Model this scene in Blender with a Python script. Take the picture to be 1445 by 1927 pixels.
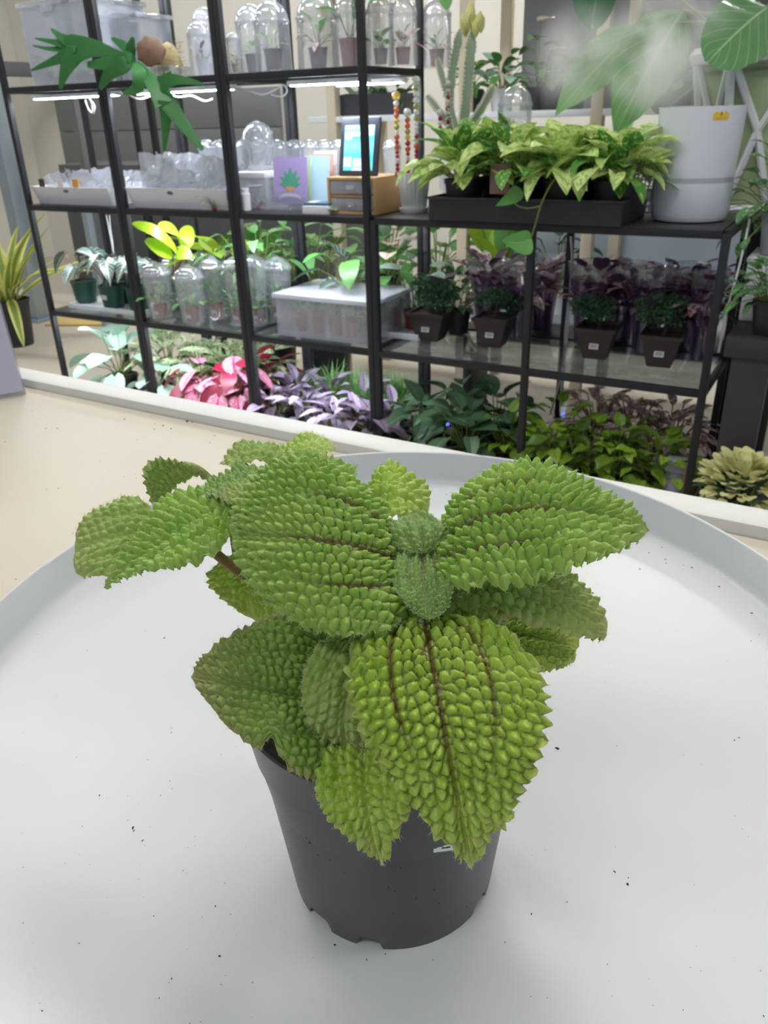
import bpy, bmesh, math, random
import numpy as np
from mathutils import Vector, Matrix, Euler

for _o in list(bpy.data.objects):
    bpy.data.objects.remove(_o, do_unlink=True)
scene = bpy.context.scene
COL = scene.collection

# ------------------------------------------------------------------ camera
FPX = 1512.97
CAM = np.array([1.29162509, -2.17505298, 1.15471954])
FW = np.array([-0.45361492, 0.77281888, -0.44382934])
RT = np.array([0.86886372, 0.49429663, -0.02732534])
UP = np.array([-0.1982658, 0.3980224, 0.89569461])
cam_data = bpy.data.cameras.new('camera')
cam_data.sensor_fit = 'VERTICAL'
cam_data.sensor_height = 36.0
cam_data.lens = FPX / 1927.0 * 36.0
cam_data.clip_start = 0.02
cam_data.dof.use_dof = True
cam_data.dof.focus_distance = 0.285
cam_data.dof.aperture_fstop = 34.0
cam = bpy.data.objects.new('camera', cam_data)
COL.objects.link(cam)
cam.matrix_world = Matrix(((RT[0], UP[0], -FW[0], CAM[0]), (RT[1], UP[1], -FW[1], CAM[1]),
                           (RT[2], UP[2], -FW[2], CAM[2]), (0, 0, 0, 1)))
scene.camera = cam

# ------------------------------------------------------------------ world, exposure
world = bpy.data.worlds.new('world')
scene.world = world
world.use_nodes = True
world.node_tree.nodes['Background'].inputs[0].default_value = (0.80, 0.88, 1.0, 1)
world.node_tree.nodes['Background'].inputs[1].default_value = 0.38
scene.view_settings.view_transform = 'Standard'
scene.view_settings.look = 'None'
scene.view_settings.exposure = 0.0
scene.view_settings.gamma = 1.0
scene.view_settings.use_curve_mapping = False
try:
    scene.cycles.transparent_max_bounces = 32
    scene.cycles.max_bounces = 10
    scene.cycles.volume_step_rate = 2.0
    scene.cycles.volume_bounces = 8
except Exception:
    pass
CEIL_POWER = 15.2
BACK_FILL_POWER = 34.0     # added panels behind the shelves, brightening the background        # radiance of the ceiling panels
STRIP_POWER = 105.0      # radiance of the shelf grow-light strips


# ------------------------------------------------------------------ measuring helpers
def ray(x, y):
    return FW + RT * (x - 722.5) / FPX + UP * (963.5 - y) / FPX
def at(x, y, d):
    return CAM + ray(x, y) * d
def onz(x, y, z):
    d = ray(x, y)
    return CAM + d * (z - CAM[2]) / d[2]
def ony(x, y, yy):
    d = ray(x, y)
    return CAM + d * (yy - CAM[1]) / d[1]
def onx(x, y, xx):
    d = ray(x, y)
    return CAM + d * (xx - CAM[0]) / d[0]

# ------------------------------------------------------------------ colour and materials
def lin(r, g, b):
    def f(c):
        c /= 255.0
        return c / 12.92 if c <= 0.04045 else ((c + 0.055) / 1.055) ** 2.4
    return (f(r), f(g), f(b), 1.0)

def new_mat(name):
    m = bpy.data.materials.new(name)
    m.use_nodes = True
    nt = m.node_tree
    b = nt.nodes['Principled BSDF']
    return m, nt, b

def N(nt, kind, **kw):
    n = nt.nodes.new(kind)
    for k, v in kw.items():
        setattr(n, k, v)
    return n

def simple(name, c1, c2=None, rough=0.5, scale=30.0, bump=0.0, metallic=0.0, spec=0.5, detail=3.0, coat=0.0):
    """noise-varied plain surface"""
    m, nt, b = new_mat(name)
    c2 = c2 or c1
    tc = N(nt, 'ShaderNodeTexCoord')
    no = N(nt, 'ShaderNodeTexNoise')
    no.inputs['Scale'].default_value = scale
    no.inputs['Detail'].default_value = detail
    nt.links.new(tc.outputs['Object'], no.inputs['Vector'])
    mx = N(nt, 'ShaderNodeMix', data_type='RGBA')
    mx.inputs['A'].default_value = c1
    mx.inputs['B'].default_value = c2
    nt.links.new(no.outputs['Fac'], mx.inputs['Factor'])
    nt.links.new(mx.outputs['Result'], b.inputs['Base Color'])
    b.inputs['Roughness'].default_value = rough
    b.inputs['Metallic'].default_value = metallic
    b.inputs['Specular IOR Level'].default_value = spec
    b.inputs['Coat Weight'].default_value = coat
    if bump:
        bp = N(nt, 'ShaderNodeBump')
        bp.inputs['Strength'].default_value = bump
        bp.inputs['Distance'].default_value = 0.002
        nt.links.new(no.outputs['Fac'], bp.inputs['Height'])
        nt.links.new(bp.outputs['Normal'], b.inputs['Normal'])
    return m

def emit(name, col, strength):
    m, nt, b = new_mat(name)
    b.inputs['Base Color'].default_value = col
    b.inputs['Emission Color'].default_value = col
    b.inputs['Emission Strength'].default_value = strength
    return m

def clear(name, tint=(1, 1, 1, 1), gloss=0.06, milk=0.04, rough=0.05, milk_col=(0.88, 0.91, 1, 1), patchy=0.0):
    """thin clear sheet: see-through, Fresnel gloss, a little milkiness (condensation, scuffs)"""
    m, nt, b = new_mat(name)
    out = nt.nodes['Material Output']
    nt.nodes.remove(b)
    tr = N(nt, 'ShaderNodeBsdfTransparent'); tr.inputs[0].default_value = tint
    gl = N(nt, 'ShaderNodeBsdfGlossy'); gl.inputs['Roughness'].default_value = rough
    df = N(nt, 'ShaderNodeBsdfDiffuse'); df.inputs[0].default_value = milk_col
    fr = N(nt, 'ShaderNodeFresnel'); fr.inputs[0].default_value = 1.4
    ad = N(nt, 'ShaderNodeMath', operation='MULTIPLY_ADD')
    ad.inputs[1].default_value = 0.6; ad.inputs[2].default_value = gloss * 0.3
    nt.links.new(fr.outputs[0], ad.inputs[0])
    m1 = N(nt, 'ShaderNodeMixShader'); m1.inputs[0].default_value = milk
    if patchy:
        tc = N(nt, 'ShaderNodeTexCoord'); no = N(nt, 'ShaderNodeTexNoise')
        no.inputs['Scale'].default_value = 22.0; no.inputs['Detail'].default_value = 2.0
        nt.links.new(tc.outputs['Object'], no.inputs['Vector'])
        mr = N(nt, 'ShaderNodeMapRange')
        mr.inputs['From Min'].default_value = 0.3; mr.inputs['From Max'].default_value = 0.8
        mr.inputs['To Min'].default_value = milk; mr.inputs['To Max'].default_value = milk + patchy
        nt.links.new(no.outputs['Fac'], mr.inputs['Value'])
        nt.links.new(mr.outputs['Result'], m1.inputs[0])
    nt.links.new(tr.outputs[0], m1.inputs[1]); nt.links.new(df.outputs[0], m1.inputs[2])
    m2 = N(nt, 'ShaderNodeMixShader')
    nt.links.new(ad.outputs[0], m2.inputs[0])
    nt.links.new(m1.outputs[0], m2.inputs[1]); nt.links.new(gl.outputs[0], m2.inputs[2])
    nt.links.new(m2.outputs[0], out.inputs['Surface'])
    return m

def leaf_mat(name, base, base2, vein=None, edge=None, vein_w=0.06, edge_at=0.75, blotch=None, blotch_amt=0.0,
             rough=0.4, ribs=0.0, transl=0.2, side_veins=0.0, blotch_scale=6.0):
    """leaf blade, patterned in the leaf's own UV: x across (0..1, midrib 0.5), y from base to tip"""
    m, nt, b = new_mat(name)
    L = nt.links.new
    uv = N(nt, 'ShaderNodeUVMap'); uv.uv_map = 'UVMap'
    sp = N(nt, 'ShaderNodeSeparateXYZ'); L(uv.outputs[0], sp.inputs[0])
    ax = N(nt, 'ShaderNodeMath', operation='SUBTRACT'); L(sp.outputs[0], ax.inputs[0]); ax.inputs[1].default_value = 0.5
    ab = N(nt, 'ShaderNodeMath', operation='ABSOLUTE'); L(ax.outputs[0], ab.inputs[0])
    d2 = N(nt, 'ShaderNodeMath', operation='MULTIPLY'); L(ab.outputs[0], d2.inputs[0]); d2.inputs[1].default_value = 2.0
    oi = N(nt, 'ShaderNodeObjectInfo')
    no = N(nt, 'ShaderNodeTexNoise'); no.inputs['Scale'].default_value = blotch_scale; no.inputs['Detail'].default_value = 3.0
    ofs = N(nt, 'ShaderNodeVectorMath', operation='SCALE')
    cmb = N(nt, 'ShaderNodeCombineXYZ'); L(oi.outputs['Random'], cmb.inputs[0]); L(oi.outputs['Random'], cmb.inputs[2])
    L(cmb.outputs[0], ofs.inputs[0]); ofs.inputs['Scale'].default_value = 40.0
    av = N(nt, 'ShaderNodeVectorMath', operation='ADD'); L(uv.outputs[0], av.inputs[0]); L(ofs.outputs[0], av.inputs[1])
    L(av.outputs[0], no.inputs['Vector'])
    mx = N(nt, 'ShaderNodeMix', data_type='RGBA'); mx.inputs['A'].default_value = base; mx.inputs['B'].default_value = base2
    rr = N(nt, 'ShaderNodeMath', operation='MULTIPLY_ADD'); L(oi.outputs['Random'], rr.inputs[0]); rr.inputs[1].default_value = 0.6
    nn = N(nt, 'ShaderNodeMath', operation='MULTIPLY'); L(no.outputs['Fac'], nn.inputs[0]); nn.inputs[1].default_value = 0.6
    L(nn.outputs[0], rr.inputs[2]); L(rr.outputs[0], mx.inputs['Factor'])
    cur = mx.outputs['Result']
    def over(colour, fac):
        nonlocal cur
        k = N(nt, 'ShaderNodeMix', data_type='RGBA'); k.inputs['B'].default_value = colour
        L(cur, k.inputs['A']); L(fac, k.inputs['Factor']); cur = k.outputs['Result']
    if blotch:
        mr = N(nt, 'ShaderNodeMapRange'); mr.inputs['From Min'].default_value = 0.52 - 0.12 * blotch_amt
        mr.inputs['From Max'].default_value = 0.60 - 0.12 * blotch_amt
        L(no.outputs['Fac'], mr.inputs['Value']); over(blotch, mr.outputs['Result'])
    if edge:
        mr = N(nt, 'ShaderNodeMapRange'); mr.inputs['From Min'].default_value = edge_at; mr.inputs['From Max'].default_value = min(1.0, edge_at + 0.15)
        L(d2.outputs[0], mr.inputs['Value']); over(edge, mr.outputs['Result'])
    if vein:
        mr = N(nt, 'ShaderNodeMapRange'); mr.inputs['From Min'].default_value = vein_w; mr.inputs['From Max'].default_value = vein_w * 2.2
        mr.inputs['To Min'].default_value = 1; mr.inputs['To Max'].default_value = 0
        L(d2.outputs[0], mr.inputs['Value']); over(vein, mr.outputs['Result'])
        if side_veins:
            a = N(nt, 'ShaderNodeMath', operation='MULTIPLY_ADD'); L(d2.outputs[0], a.inputs[0]); a.inputs[1].default_value = -0.35
            L(sp.outputs[1], a.inputs[2])
            w = N(nt, 'ShaderNodeMath', operation='MULTIPLY'); L(a.outputs[0], w.inputs[0]); w.inputs[1].default_value = 6.5 * 6.283
            s = N(nt, 'ShaderNodeMath', operation='SINE'); L(w.outputs[0], s.inputs[0])
            mr = N(nt, 'ShaderNodeMapRange'); mr.inputs['From Min'].default_value = 1 - side_veins; mr.inputs['From Max'].default_value = 1.0
            L(s.outputs[0], mr.inputs['Value']); over(vein, mr.outputs['Result'])
    L(cur, b.inputs['Base Color'])
    b.inputs['Roughness'].default_value = rough
    if transl:
        out = nt.nodes['Material Output']
        tl = N(nt, 'ShaderNodeBsdfTranslucent'); L(cur, tl.inputs[0])
        ms = N(nt, 'ShaderNodeMixShader'); ms.inputs[0].default_value = transl
        L(b.outputs[0], ms.inputs[1]); L(tl.outputs[0], ms.inputs[2]); L(ms.outputs[0], out.inputs['Surface'])
    return m

# ------------------------------------------------------------------ mesh building
class MB:
    """collects geometry for ONE mesh object"""
    def __init__(self):
        self.v, self.f, self.uv = [], [], {}
    def add(self, verts, faces):
        o = len(self.v)
        self.v += [tuple(float(c) for c in p) for p in verts]
        self.f += [tuple(i + o for i in f) for f in faces]
        return self
    def box(self, c, s, rz=0.0, bevel=0.0, rot=None):
        x, y, z = s[0] / 2, s[1] / 2, s[2] / 2
        M = rot if rot is not None else Matrix.Rotation(rz, 3, 'Z')
        if bevel <= 0:
            vs = [(-x, -y, -z), (x, -y, -z), (x, y, -z), (-x, y, -z), (-x, -y, z), (x, -y, z), (x, y, z), (-x, y, z)]
            fs = [(0, 3, 2, 1), (4, 5, 6, 7), (0, 1, 5, 4), (1, 2, 6, 5), (2, 3, 7, 6), (3, 0, 4, 7)]
        else:
            bm = bmesh.new(); bmesh.ops.create_cube(bm, size=1.0)
            for v in bm.verts:
                v.co = Vector((v.co.x * s[0], v.co.y * s[1], v.co.z * s[2]))
            bmesh.ops.bevel(bm, geom=bm.edges[:], offset=bevel, segments=2, profile=0.5, affect='EDGES')
            bm.verts.index_update()
            vs = [v.co[:] for v in bm.verts]; fs = [tuple(v.index for v in f.verts) for f in bm.faces]
            bm.free()
        c = Vector(c)
        return self.add([(M @ Vector(p) + c) for p in vs], fs)
    def lathe(self, prof, c=(0, 0, 0), seg=24, sx=1.0, sy=1.0, cap0=False, cap1=False, wob=None):
        n = len(prof); vs, fs = [], []
        for i, (r, z) in enumerate(prof):
            for k in range(seg):
                a = 2 * math.pi * k / seg
                rr = r * (wob(a, z) if wob else 1.0)
                vs.append((c[0] + rr * sx * math.cos(a), c[1] + rr * sy * math.sin(a), c[2] + z))
        for i in range(n - 1):
            for k in range(seg):
                k2 = (k + 1) % seg
                fs.append((i * seg + k, i * seg + k2, (i + 1) * seg + k2, (i + 1) * seg + k))
        if cap0: fs.append(tuple(range(seg))[::-1])
        if cap1: fs.append(tuple((n - 1) * seg + k for k in range(seg)))
        return self.add(vs, fs)
    def tube(self, path, r, seg=8, cap=True):
        path = [Vector(p) for p in path]; n = len(path); vs, fs = [], []
        rs = r if isinstance(r, (list, tuple)) else [r] * n
        up = Vector((0.13, 0.21, 0.97)).normalized()
        for i in range(n):
            t = (path[min(i + 1, n - 1)] - path[max(i - 1, 0)])
            t = t.normalized() if t.length > 1e-9 else Vector((0, 0, 1))
            a = t.cross(up)
            if a.length < 1e-3: a = t.cross(Vector((1, 0, 0)))
            a.normalize(); b = t.cross(a)
            for k in range(seg):
                q = 2 * math.pi * k / seg
                vs.append(path[i] + (a * math.cos(q) + b * math.sin(q)) * rs[i])
        for i in range(n - 1):
            for k in range(seg):
                k2 = (k + 1) % seg
                fs.append((i * seg + k, i * seg + k2, (i + 1) * seg + k2, (i + 1) * seg + k))
        if cap:
            fs.append(tuple(range(seg))); fs.append(tuple((n - 1) * seg + k for k in range(seg))[::-1])
        return self.add(vs, fs)
    def mesh(self, name, mat, smooth=True, uv=None):
        me = bpy.data.meshes.new(name)
        me.from_pydata(self.v, [], self.f)
        me.update()
        if mat: me.materials.append(mat)
        if smooth:
            me.polygons.foreach_set('use_smooth', [True] * len(me.polygons))
            try: me.set_sharp_from_angle(angle=math.radians(38))
            except Exception: pass
        if uv is not None:
            l = me.uv_layers.new(name='UVMap')
            idx = np.empty(len(me.loops), dtype=np.int32); me.loops.foreach_get('vertex_index', idx)
            l.data.foreach_set('uv', np.asarray(uv, dtype=np.float32)[idx].ravel())
        return me
    def shift(self, d):
        self.v = [(p[0] + d[0], p[1] + d[1], p[2] + d[2]) for p in self.v]
        return self
    def build(self, name, mat, parent=None, smooth=True, world=False, loc=None):
        if world and parent is not None:
            inv = parent.matrix_basis.inverted()
            self.v = [tuple(inv @ Vector(p)) for p in self.v]
        o = bpy.data.objects.new(name, self.mesh(name, mat, smooth))
        COL.objects.link(o)
        if parent is not None: o.parent = parent
        if loc is not None: o.location = loc
        return o

USED = {}
def tag(o, label, cat, group=None, kind=None):
    o['label'] = label; o['category'] = cat
    if group: o['group'] = group
    if kind: o['kind'] = kind
    USED.setdefault(label, []).append(o)
    return o
def thing(name, label, cat, loc=(0, 0, 0), rz=0.0, group=None):
    o = bpy.data.objects.new(name, None)
    o.empty_display_size = 0.02
    COL.objects.link(o)
    o.location = Vector([float(c) for c in loc]); o.rotation_euler = (0, 0, rz)
    return tag(o, label, cat, group)
def struct(o):
    o['kind'] = 'structure'
    return o
def link(name, me, parent, M=None):
    o = bpy.data.objects.new(name, me); COL.objects.link(o)
    if parent is not None: o.parent = parent
    if M is not None: o.matrix_basis = M
    return o
def copy_tree(o, parent=None):
    c = o.copy(); COL.objects.link(c); c.parent = parent
    for ch in [x for x in KIDS.get(o.name, o.children)]:
        copy_tree(ch, c)
    return c
KIDS = {}
def frame_z(d, up=Vector((0, 0, 1))):
    """matrix whose Y axis is d, Z near up"""
    y = Vector(d).normalized(); x = y.cross(up)
    if x.length < 1e-3: x = Vector((1, 0, 0))
    x.normalize(); z = x.cross(y)
    return Matrix((x, y, z)).transposed()
# ================================================================== room shell
M_floor = simple('concrete_floor', lin(176, 168, 154), lin(196, 188, 174), 0.55, 1.6, 0.05)
M_wall = simple('cream_wall_paint', lin(214, 212, 202), lin(206, 204, 196), 0.8, 3.0)
M_ceil = simple('ceiling_paint', lin(205, 206, 206), lin(196, 198, 199), 0.9, 2.0)

struct(MB().box((-1.0, 0.2, -0.05), (12.0, 9.0, 0.1)).build('floor', M_floor, smooth=False))
struct(MB().box((-1.0, 3.35, 1.5), (12.0, 0.1, 3.0)).build('wall_back', M_wall, smooth=False))
struct(MB().box((-5.6, 0.2, 1.5), (0.1, 6.2, 3.0)).build('wall_left', M_wall, smooth=False))
struct(MB().box((-1.0, 0.2, 3.05), (12.0, 9.0, 0.1)).build('ceiling', M_ceil, smooth=False))

# ceiling light panels (middle row the shop's lamps, back and counter ones added fill)
M_panel = emit('light_panel', (1.0, 0.985, 0.95, 1), CEIL_POWER)
M_back_fill = emit('back_fill_panel', (1.0, 0.985, 0.95, 1), BACK_FILL_POWER)  # added out-of-view panels that lift the background brightness
M_counter_fill = emit('counter_fill_panel', (1.0, 0.985, 0.95, 1), CEIL_POWER * 0.8)  # added panel behind the camera, fills the leaf fronts
M_frame = simple('light_frame', lin(225, 225, 225), None, 0.4)
lamp_spots = [(-2.6, -1.0, 'by the left wall'), (-0.7, -0.95, 'in front of the tall shelves'), (1.15, -0.9, 'over the white tray'),
              (3.0, -1.0, 'at the right end'), (-1.6, 1.9, 'added as fill behind the tall shelves'), (0.6, 2.3, 'added as fill behind the pothos tray'), (-3.6, 1.6, 'added as fill before the roller door'), (0.9, -3.2, 'added as fill behind the counter')]
for x, y, w in lamp_spots:
    t = thing('ceiling_light', 'flat white ceiling light panel ' + w, 'light', (x, y, 2.94), group='ceiling light panels')
    MB().box((0, 0, 0.03), (1.2, 0.36, 0.06), bevel=0.004).build('frame', M_frame, t)
    MB().box((0, 0, -0.004), (1.16, 0.32, 0.008)).build('diffuser', M_back_fill if y > 1 else M_counter_fill if y < -2 else M_panel, t, smooth=False)

# ================================================================== counter
M_table = simple('beige_laminate', lin(212, 202, 184), lin(204, 195, 178), 0.42, 5.0, 0.02, detail=6)
M_lip = simple('white_edge_strip', lin(226, 226, 222), lin(218, 219, 216), 0.45, 6.0)
M_tray = simple('white_enamel', lin(215, 219, 220), lin(210, 214, 216), 0.34, 9.0, 0.012, spec=0.5)
TZ = 0.8455
LIPY = -1.538
table = thing('counter_table', 'beige laminate counter with raised white edge strip under the tray', 'table', (0.9, -2.0, 0.0), math.radians(-1.35))
_inv = table.matrix_basis.inverted()
MB().box((0, 0.0, TZ - 0.0205), (4.4, 0.93, 0.04), bevel=0.003).build('tabletop', M_table, table)
MB().box((0, 0.4765 + 0.006, TZ - 0.02 + 0.0052), (4.4, 0.036, 0.0505), bevel=0.004).build('edge_strip', M_lip, table)
for sx in (-2.0, 2.0):
    for sy in (-0.38, 0.38):
        MB().box((sx, sy, (TZ - 0.04) / 2), (0.06, 0.06, TZ - 0.04), bevel=0.004).build('leg', M_lip, table)

# round tray
tray = thing('round_tray', 'large round white metal tray under the potted plant', 'tray', (1.099, -1.835, TZ), 0.54)
RTR = 0.2785
prof = [(0.0005, 0.0019), (0.10, 0.0019), (0.20, 0.0019), (RTR - 0.016, 0.0019), (RTR - 0.010, 0.0028), (RTR - 0.0062, 0.0058), (RTR - 0.0048, 0.010),
        (RTR - 0.0012, 0.0305), (RTR - 0.0004, 0.0312), (RTR + 0.0006, 0.0312), (RTR + 0.0010, 0.0304),
        (RTR - 0.0026, 0.010), (RTR - 0.005, 0.003), (RTR - 0.012, 0.0), (0.12, 0.0), (0.0005, 0.0)]
MB().lathe(prof, seg=160, sx=0.263 / RTR, sy=0.294 / RTR).build('tray_dish', M_tray, tray)

# soil crumbs on the tray and the counter
M_soil = simple('potting_soil', lin(40, 34, 30), lin(66, 54, 44), 0.9, 300.0, 0.4)
def crumbs(name, label, z, pts, seed):
    r = random.Random(seed); mb = MB()
    for (x, y, s) in pts:
        p = onz(x, y, z + .0001); s *= 0.001
        a = r.uniform(0, 6.28); ca, sa = math.cos(a), math.sin(a); el = r.uniform(0.35, 1.0)
        vs = []
        for q in [(-1, -0.6, 0), (1, -0.45, 0), (0.7, 0.7, 0), (-0.6, 0.6, 0), (0.15, 0.0, 0.9)]:
            X, Y = q[0] * s * r.uniform(.7, 1.2), q[1] * s * el
            vs.append((p[0] + X * ca - Y * sa, p[1] + X * sa + Y * ca, p[2] + q[2] * s * 0.7))
        mb.add(vs, [(0, 1, 4), (1, 2, 4), (2, 3, 4), (3, 0, 4), (3, 2, 1, 0)])
    o = mb.build(name, M_soil, smooth=False)
    tag(o, label, 'soil', kind='stuff')
r = random.Random(11)
tp = [(1236, 1022, .7), (1245, 1030, 1.0), (1252, 1053, .9), (1253, 1060, .6), (1221, 1040, .7), (1204, 1071, .9), (1286, 1064, .6), (1302, 1068, .9), (1353, 1104, .9),
      (1387, 1107, 1.6), (1385, 1103, 1.0), (1414, 1154, 1.0), (1413, 1206, .7), (1429, 1194, .5), (1115, 1116, 1.0), (783, 910, 1.4), (829, 914, 1.2), (806, 925, .9), (840, 930, .6),
      (250, 1558, 1.2), (252, 1563, .8), (268, 1582, .8), (187, 1497, .7), (155, 1555, .5), (309, 1201, .8), (1181, 1664, .9), (1156, 1640, .8), (1048, 1408, 1.3), (1382, 1393, .8),
      (1390, 1388, .5), (413, 1799, .7), (600, 1762, .5), (630, 1778, .7), (500, 1698, .7), (690, 1806, .6), (405, 1705, .5), (488, 1640, .5), (1000, 1720, .6), (985, 1440, .6), (975, 1458, .5)]
for _ in range(120):
    tp.append((r.uniform(20, 1440), r.uniform(1180, 1915), r.uniform(.12, .45)))
for _ in range(60):
    tp.append((r.gauss(380, 200), r.gauss(1640, 130), r.uniform(.15, .4)))
tp = [p for p in tp if not (470 < p[0] < 930 and 1150 < p[1] < 1770)]
crumbs('soil_crumbs', 'scattered specks of dark soil across the white tray', TZ + 0.0019, tp, 3)
tb = [(86, 807, 1.0), (108, 806, 1.1), (234, 789, 1.2), (307, 801, 1.2), (322, 807, 1.3), (352, 793, 2.2), (362, 795, 1.4), (30, 1090, .8), (88, 921, .8), (110, 919, .8), (290, 808, 1.0),
      (292, 798, .7), (395, 833, .9), (404, 820, 1.0), (10, 832, .9), (60, 773, .9), (258, 828, .7), (137, 1003, .5)]
for _ in range(40):
    tb.append((r.uniform(60, 430), r.uniform(770, 900), r.uniform(.2, .5)))
crumbs('soil_crumbs', 'scattered specks of dark soil across the beige counter', TZ, tb, 4)

# ================================================================== hero plant
M_pot = simple('black_nursery_plastic', lin(66, 67, 71), lin(76, 77, 81), 0.36, 60.0, 0.02, spec=0.5)
RC = at(729, 1283, 0.325)
PH = float(RC[2]) - (TZ + 0.0019)
plant = thing('potted_pilea', 'black nursery pot of crinkled lime green leaves on the round tray', 'plant', (RC[0], RC[1], TZ + 0.0019))
def pot_hero():
    seg = 120; mb = MB()
    prof = [(0.036, 0.004), (0.0430, 0.002), (0.0448, 0.0), (0.0454, 0.004), (0.0460, 0.010), (0.0500, 0.045), (0.0538, 0.0775), (0.0548, 0.0785), (0.0560, 0.0795),
            (0.0590, PH - 0.0012), (0.0595, PH - 0.0003), (0.0599, PH), (0.0593, PH + 0.0006), (0.0585, PH), (0.0555, 0.080), (0.0500, 0.050), (0.0440, 0.006), (0.036, 0.005)]
    view = math.atan2(CAM[1] - RC[1], CAM[0] - RC[0])
    vs, fs = [], []
    for i, (rr, z) in enumerate(prof):
        for k in range(seg):
            a = 2 * math.pi * k / seg
            zz = z
            da = (a - view + math.pi) % (2 * math.pi) - math.pi
            if i in (1, 2, 3, 16, 17):
                for a0, w in ((-0.26, 0.10), (-0.78, 0.13), (0.95, 0.12), (1.9, .12), (2.9, .12), (-1.9, .12)):
                    if abs(da - a0) < w: zz = 0.0055 if i != 3 else 0.006
            vs.append((rr * math.cos(a), rr * math.sin(a), zz))
    n = len(prof)
    for i in range(n - 1):
        for k in range(seg):
            k2 = (k + 1) % seg
            fs.append((i * seg + k, i * seg + k2, (i + 1) * seg + k2, (i + 1) * seg + k))
    fs.append(tuple(range(seg))[::-1])
    return mb.add(vs, fs)
pot_hero().build('pot', M_pot, plant)
r = random.Random(5)
mb = MB(); vs = []; fs = []
for i in range(10):
    for k in range(40):
        rr = 0.0555 * i / 9 + 1e-4; a = 6.283 * k / 40
        vs.append((rr * math.cos(a), rr * math.sin(a), PH - 0.013 + r.uniform(-.0016, .0016)))
for i in range(9):
    for k in range(40):
        k2 = (k + 1) % 40; fs.append((i * 40 + k, i * 40 + k2, (i + 1) * 40 + k2, (i + 1) * 40 + k))
mb.add(vs, fs).build('soil', M_soil, plant)

# sticker on the pot, half hidden by the front leaf
M_label = simple('white_sticker', lin(232, 234, 238), None, 0.45)
M_ink = simple('black_ink', lin(30, 30, 34), None, 0.6)
def pot_patch(x0, x1, y0, y1, off, name, mat, parent, rad=None):
    """patch lying on the pot wall between four picture points"""
    g = MB(); n = 8; vs = []; fs = []
    def wall(px, py):
        d = ray(px, py); o = CAM - RC
        best = None; s = 0.15
        for it in range(900):
            s += 0.0004
            p = CAM + d * s
            z = p[2] - (TZ + 0.0019)
            rr = 0.0460 + (z - 0.010) / (0.0775 - 0.010) * (0.0538 - 0.0460)
            if math.hypot(p[0] - RC[0], p[1] - RC[1]) <= rr:
                q = np.array([p[0] - RC[0], p[1] - RC[1]]); q = q / np.linalg.norm(q) * (rr + off)
                return (q[0], q[1], z)
        return (0, 0, 0)
    for j in range(3):
        for i in range(n + 1):
            vs.append(wall(x0 + (x1 - x0) * i / n, y0 + (y1 - y0) * j / 2 - 0.12 * (x1 - x0) * i / n))
    for j in range(2):
        for i in range(n):
            a = j * (n + 1) + i
            fs.append((a, a + n + 1, a + n + 2, a + 1))
    return g.add(vs, fs).build(name, mat, parent)
st = pot_patch(815, 893, 1560, 1603, 0.0003, 'price_sticker', M_label, plant)
for (x0, x1, y0) in ((830, 846, 1593), (827, 833, 1578), (835, 841, 1577), (842, 846, 1575), (829, 838, 1571), (846, 862, 1586), (850, 880, 1578)):
    pot_patch(x0, x1, y0, y0 + 2, 0.0005, 'print', M_ink, st)

# condensation droplets on the pot wall
M_drop = simple('water_drop', lin(26, 27, 30), None, 0.06, spec=0.8)
r = random.Random(21); mb = MB()
for i in range(150):
    px = r.gauss(565, 26); py = 1480 + (px - 520) * 0.62 + r.gauss(28, 18)
    if i > 120: px = r.uniform(520, 900); py = r.uniform(1500, 1720)
    if not (500 + (py - 1480) * .3 < px < 900 and 1465 < py < 1750): continue
    d = ray(px, py); s = 0.15
    for it in range(1000):
        s += 0.0003; p = CAM + d * s; z = p[2] - (TZ + 0.0019)
        rr = 0.0460 + (z - 0.010) / 0.0675 * (0.0538 - 0.0460)
        if z < 0.0775 and math.hypot(p[0] - RC[0], p[1] - RC[1]) <= rr: break
    else: continue
    q = Vector((p[0] - RC[0], p[1] - RC[1], 0)).normalized(); c = q * (rr - 0.0001) + Vector((0, 0, z))
    rad = r.uniform(0.0002, 0.0008) if i < 110 else r.uniform(.0002, .0006); tdir = q.cross(Vector((0, 0, 1)))
    vs = []; fs = []
    for k in range(8):
        a = k * 0.785; vs.append(c + tdir * rad * math.cos(a) + Vector((0, 0, 1.35 * rad * math.sin(a))))
    for k in range(8):
        a = k * 0.785; vs.append(c + q * rad * 0.4 + (tdir * rad * math.cos(a) + Vector((0, 0, 1.35 * rad * math.sin(a)))) * 0.6)
    for k in range(8):
        fs.append((k, (k + 1) % 8, 8 + (k + 1) % 8, 8 + k))
    fs.append(tuple(range(8, 16)))
    mb.add(vs, fs)
o = mb.build('water_droplets', M_drop, plant); o['kind'] = 'stuff'

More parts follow.
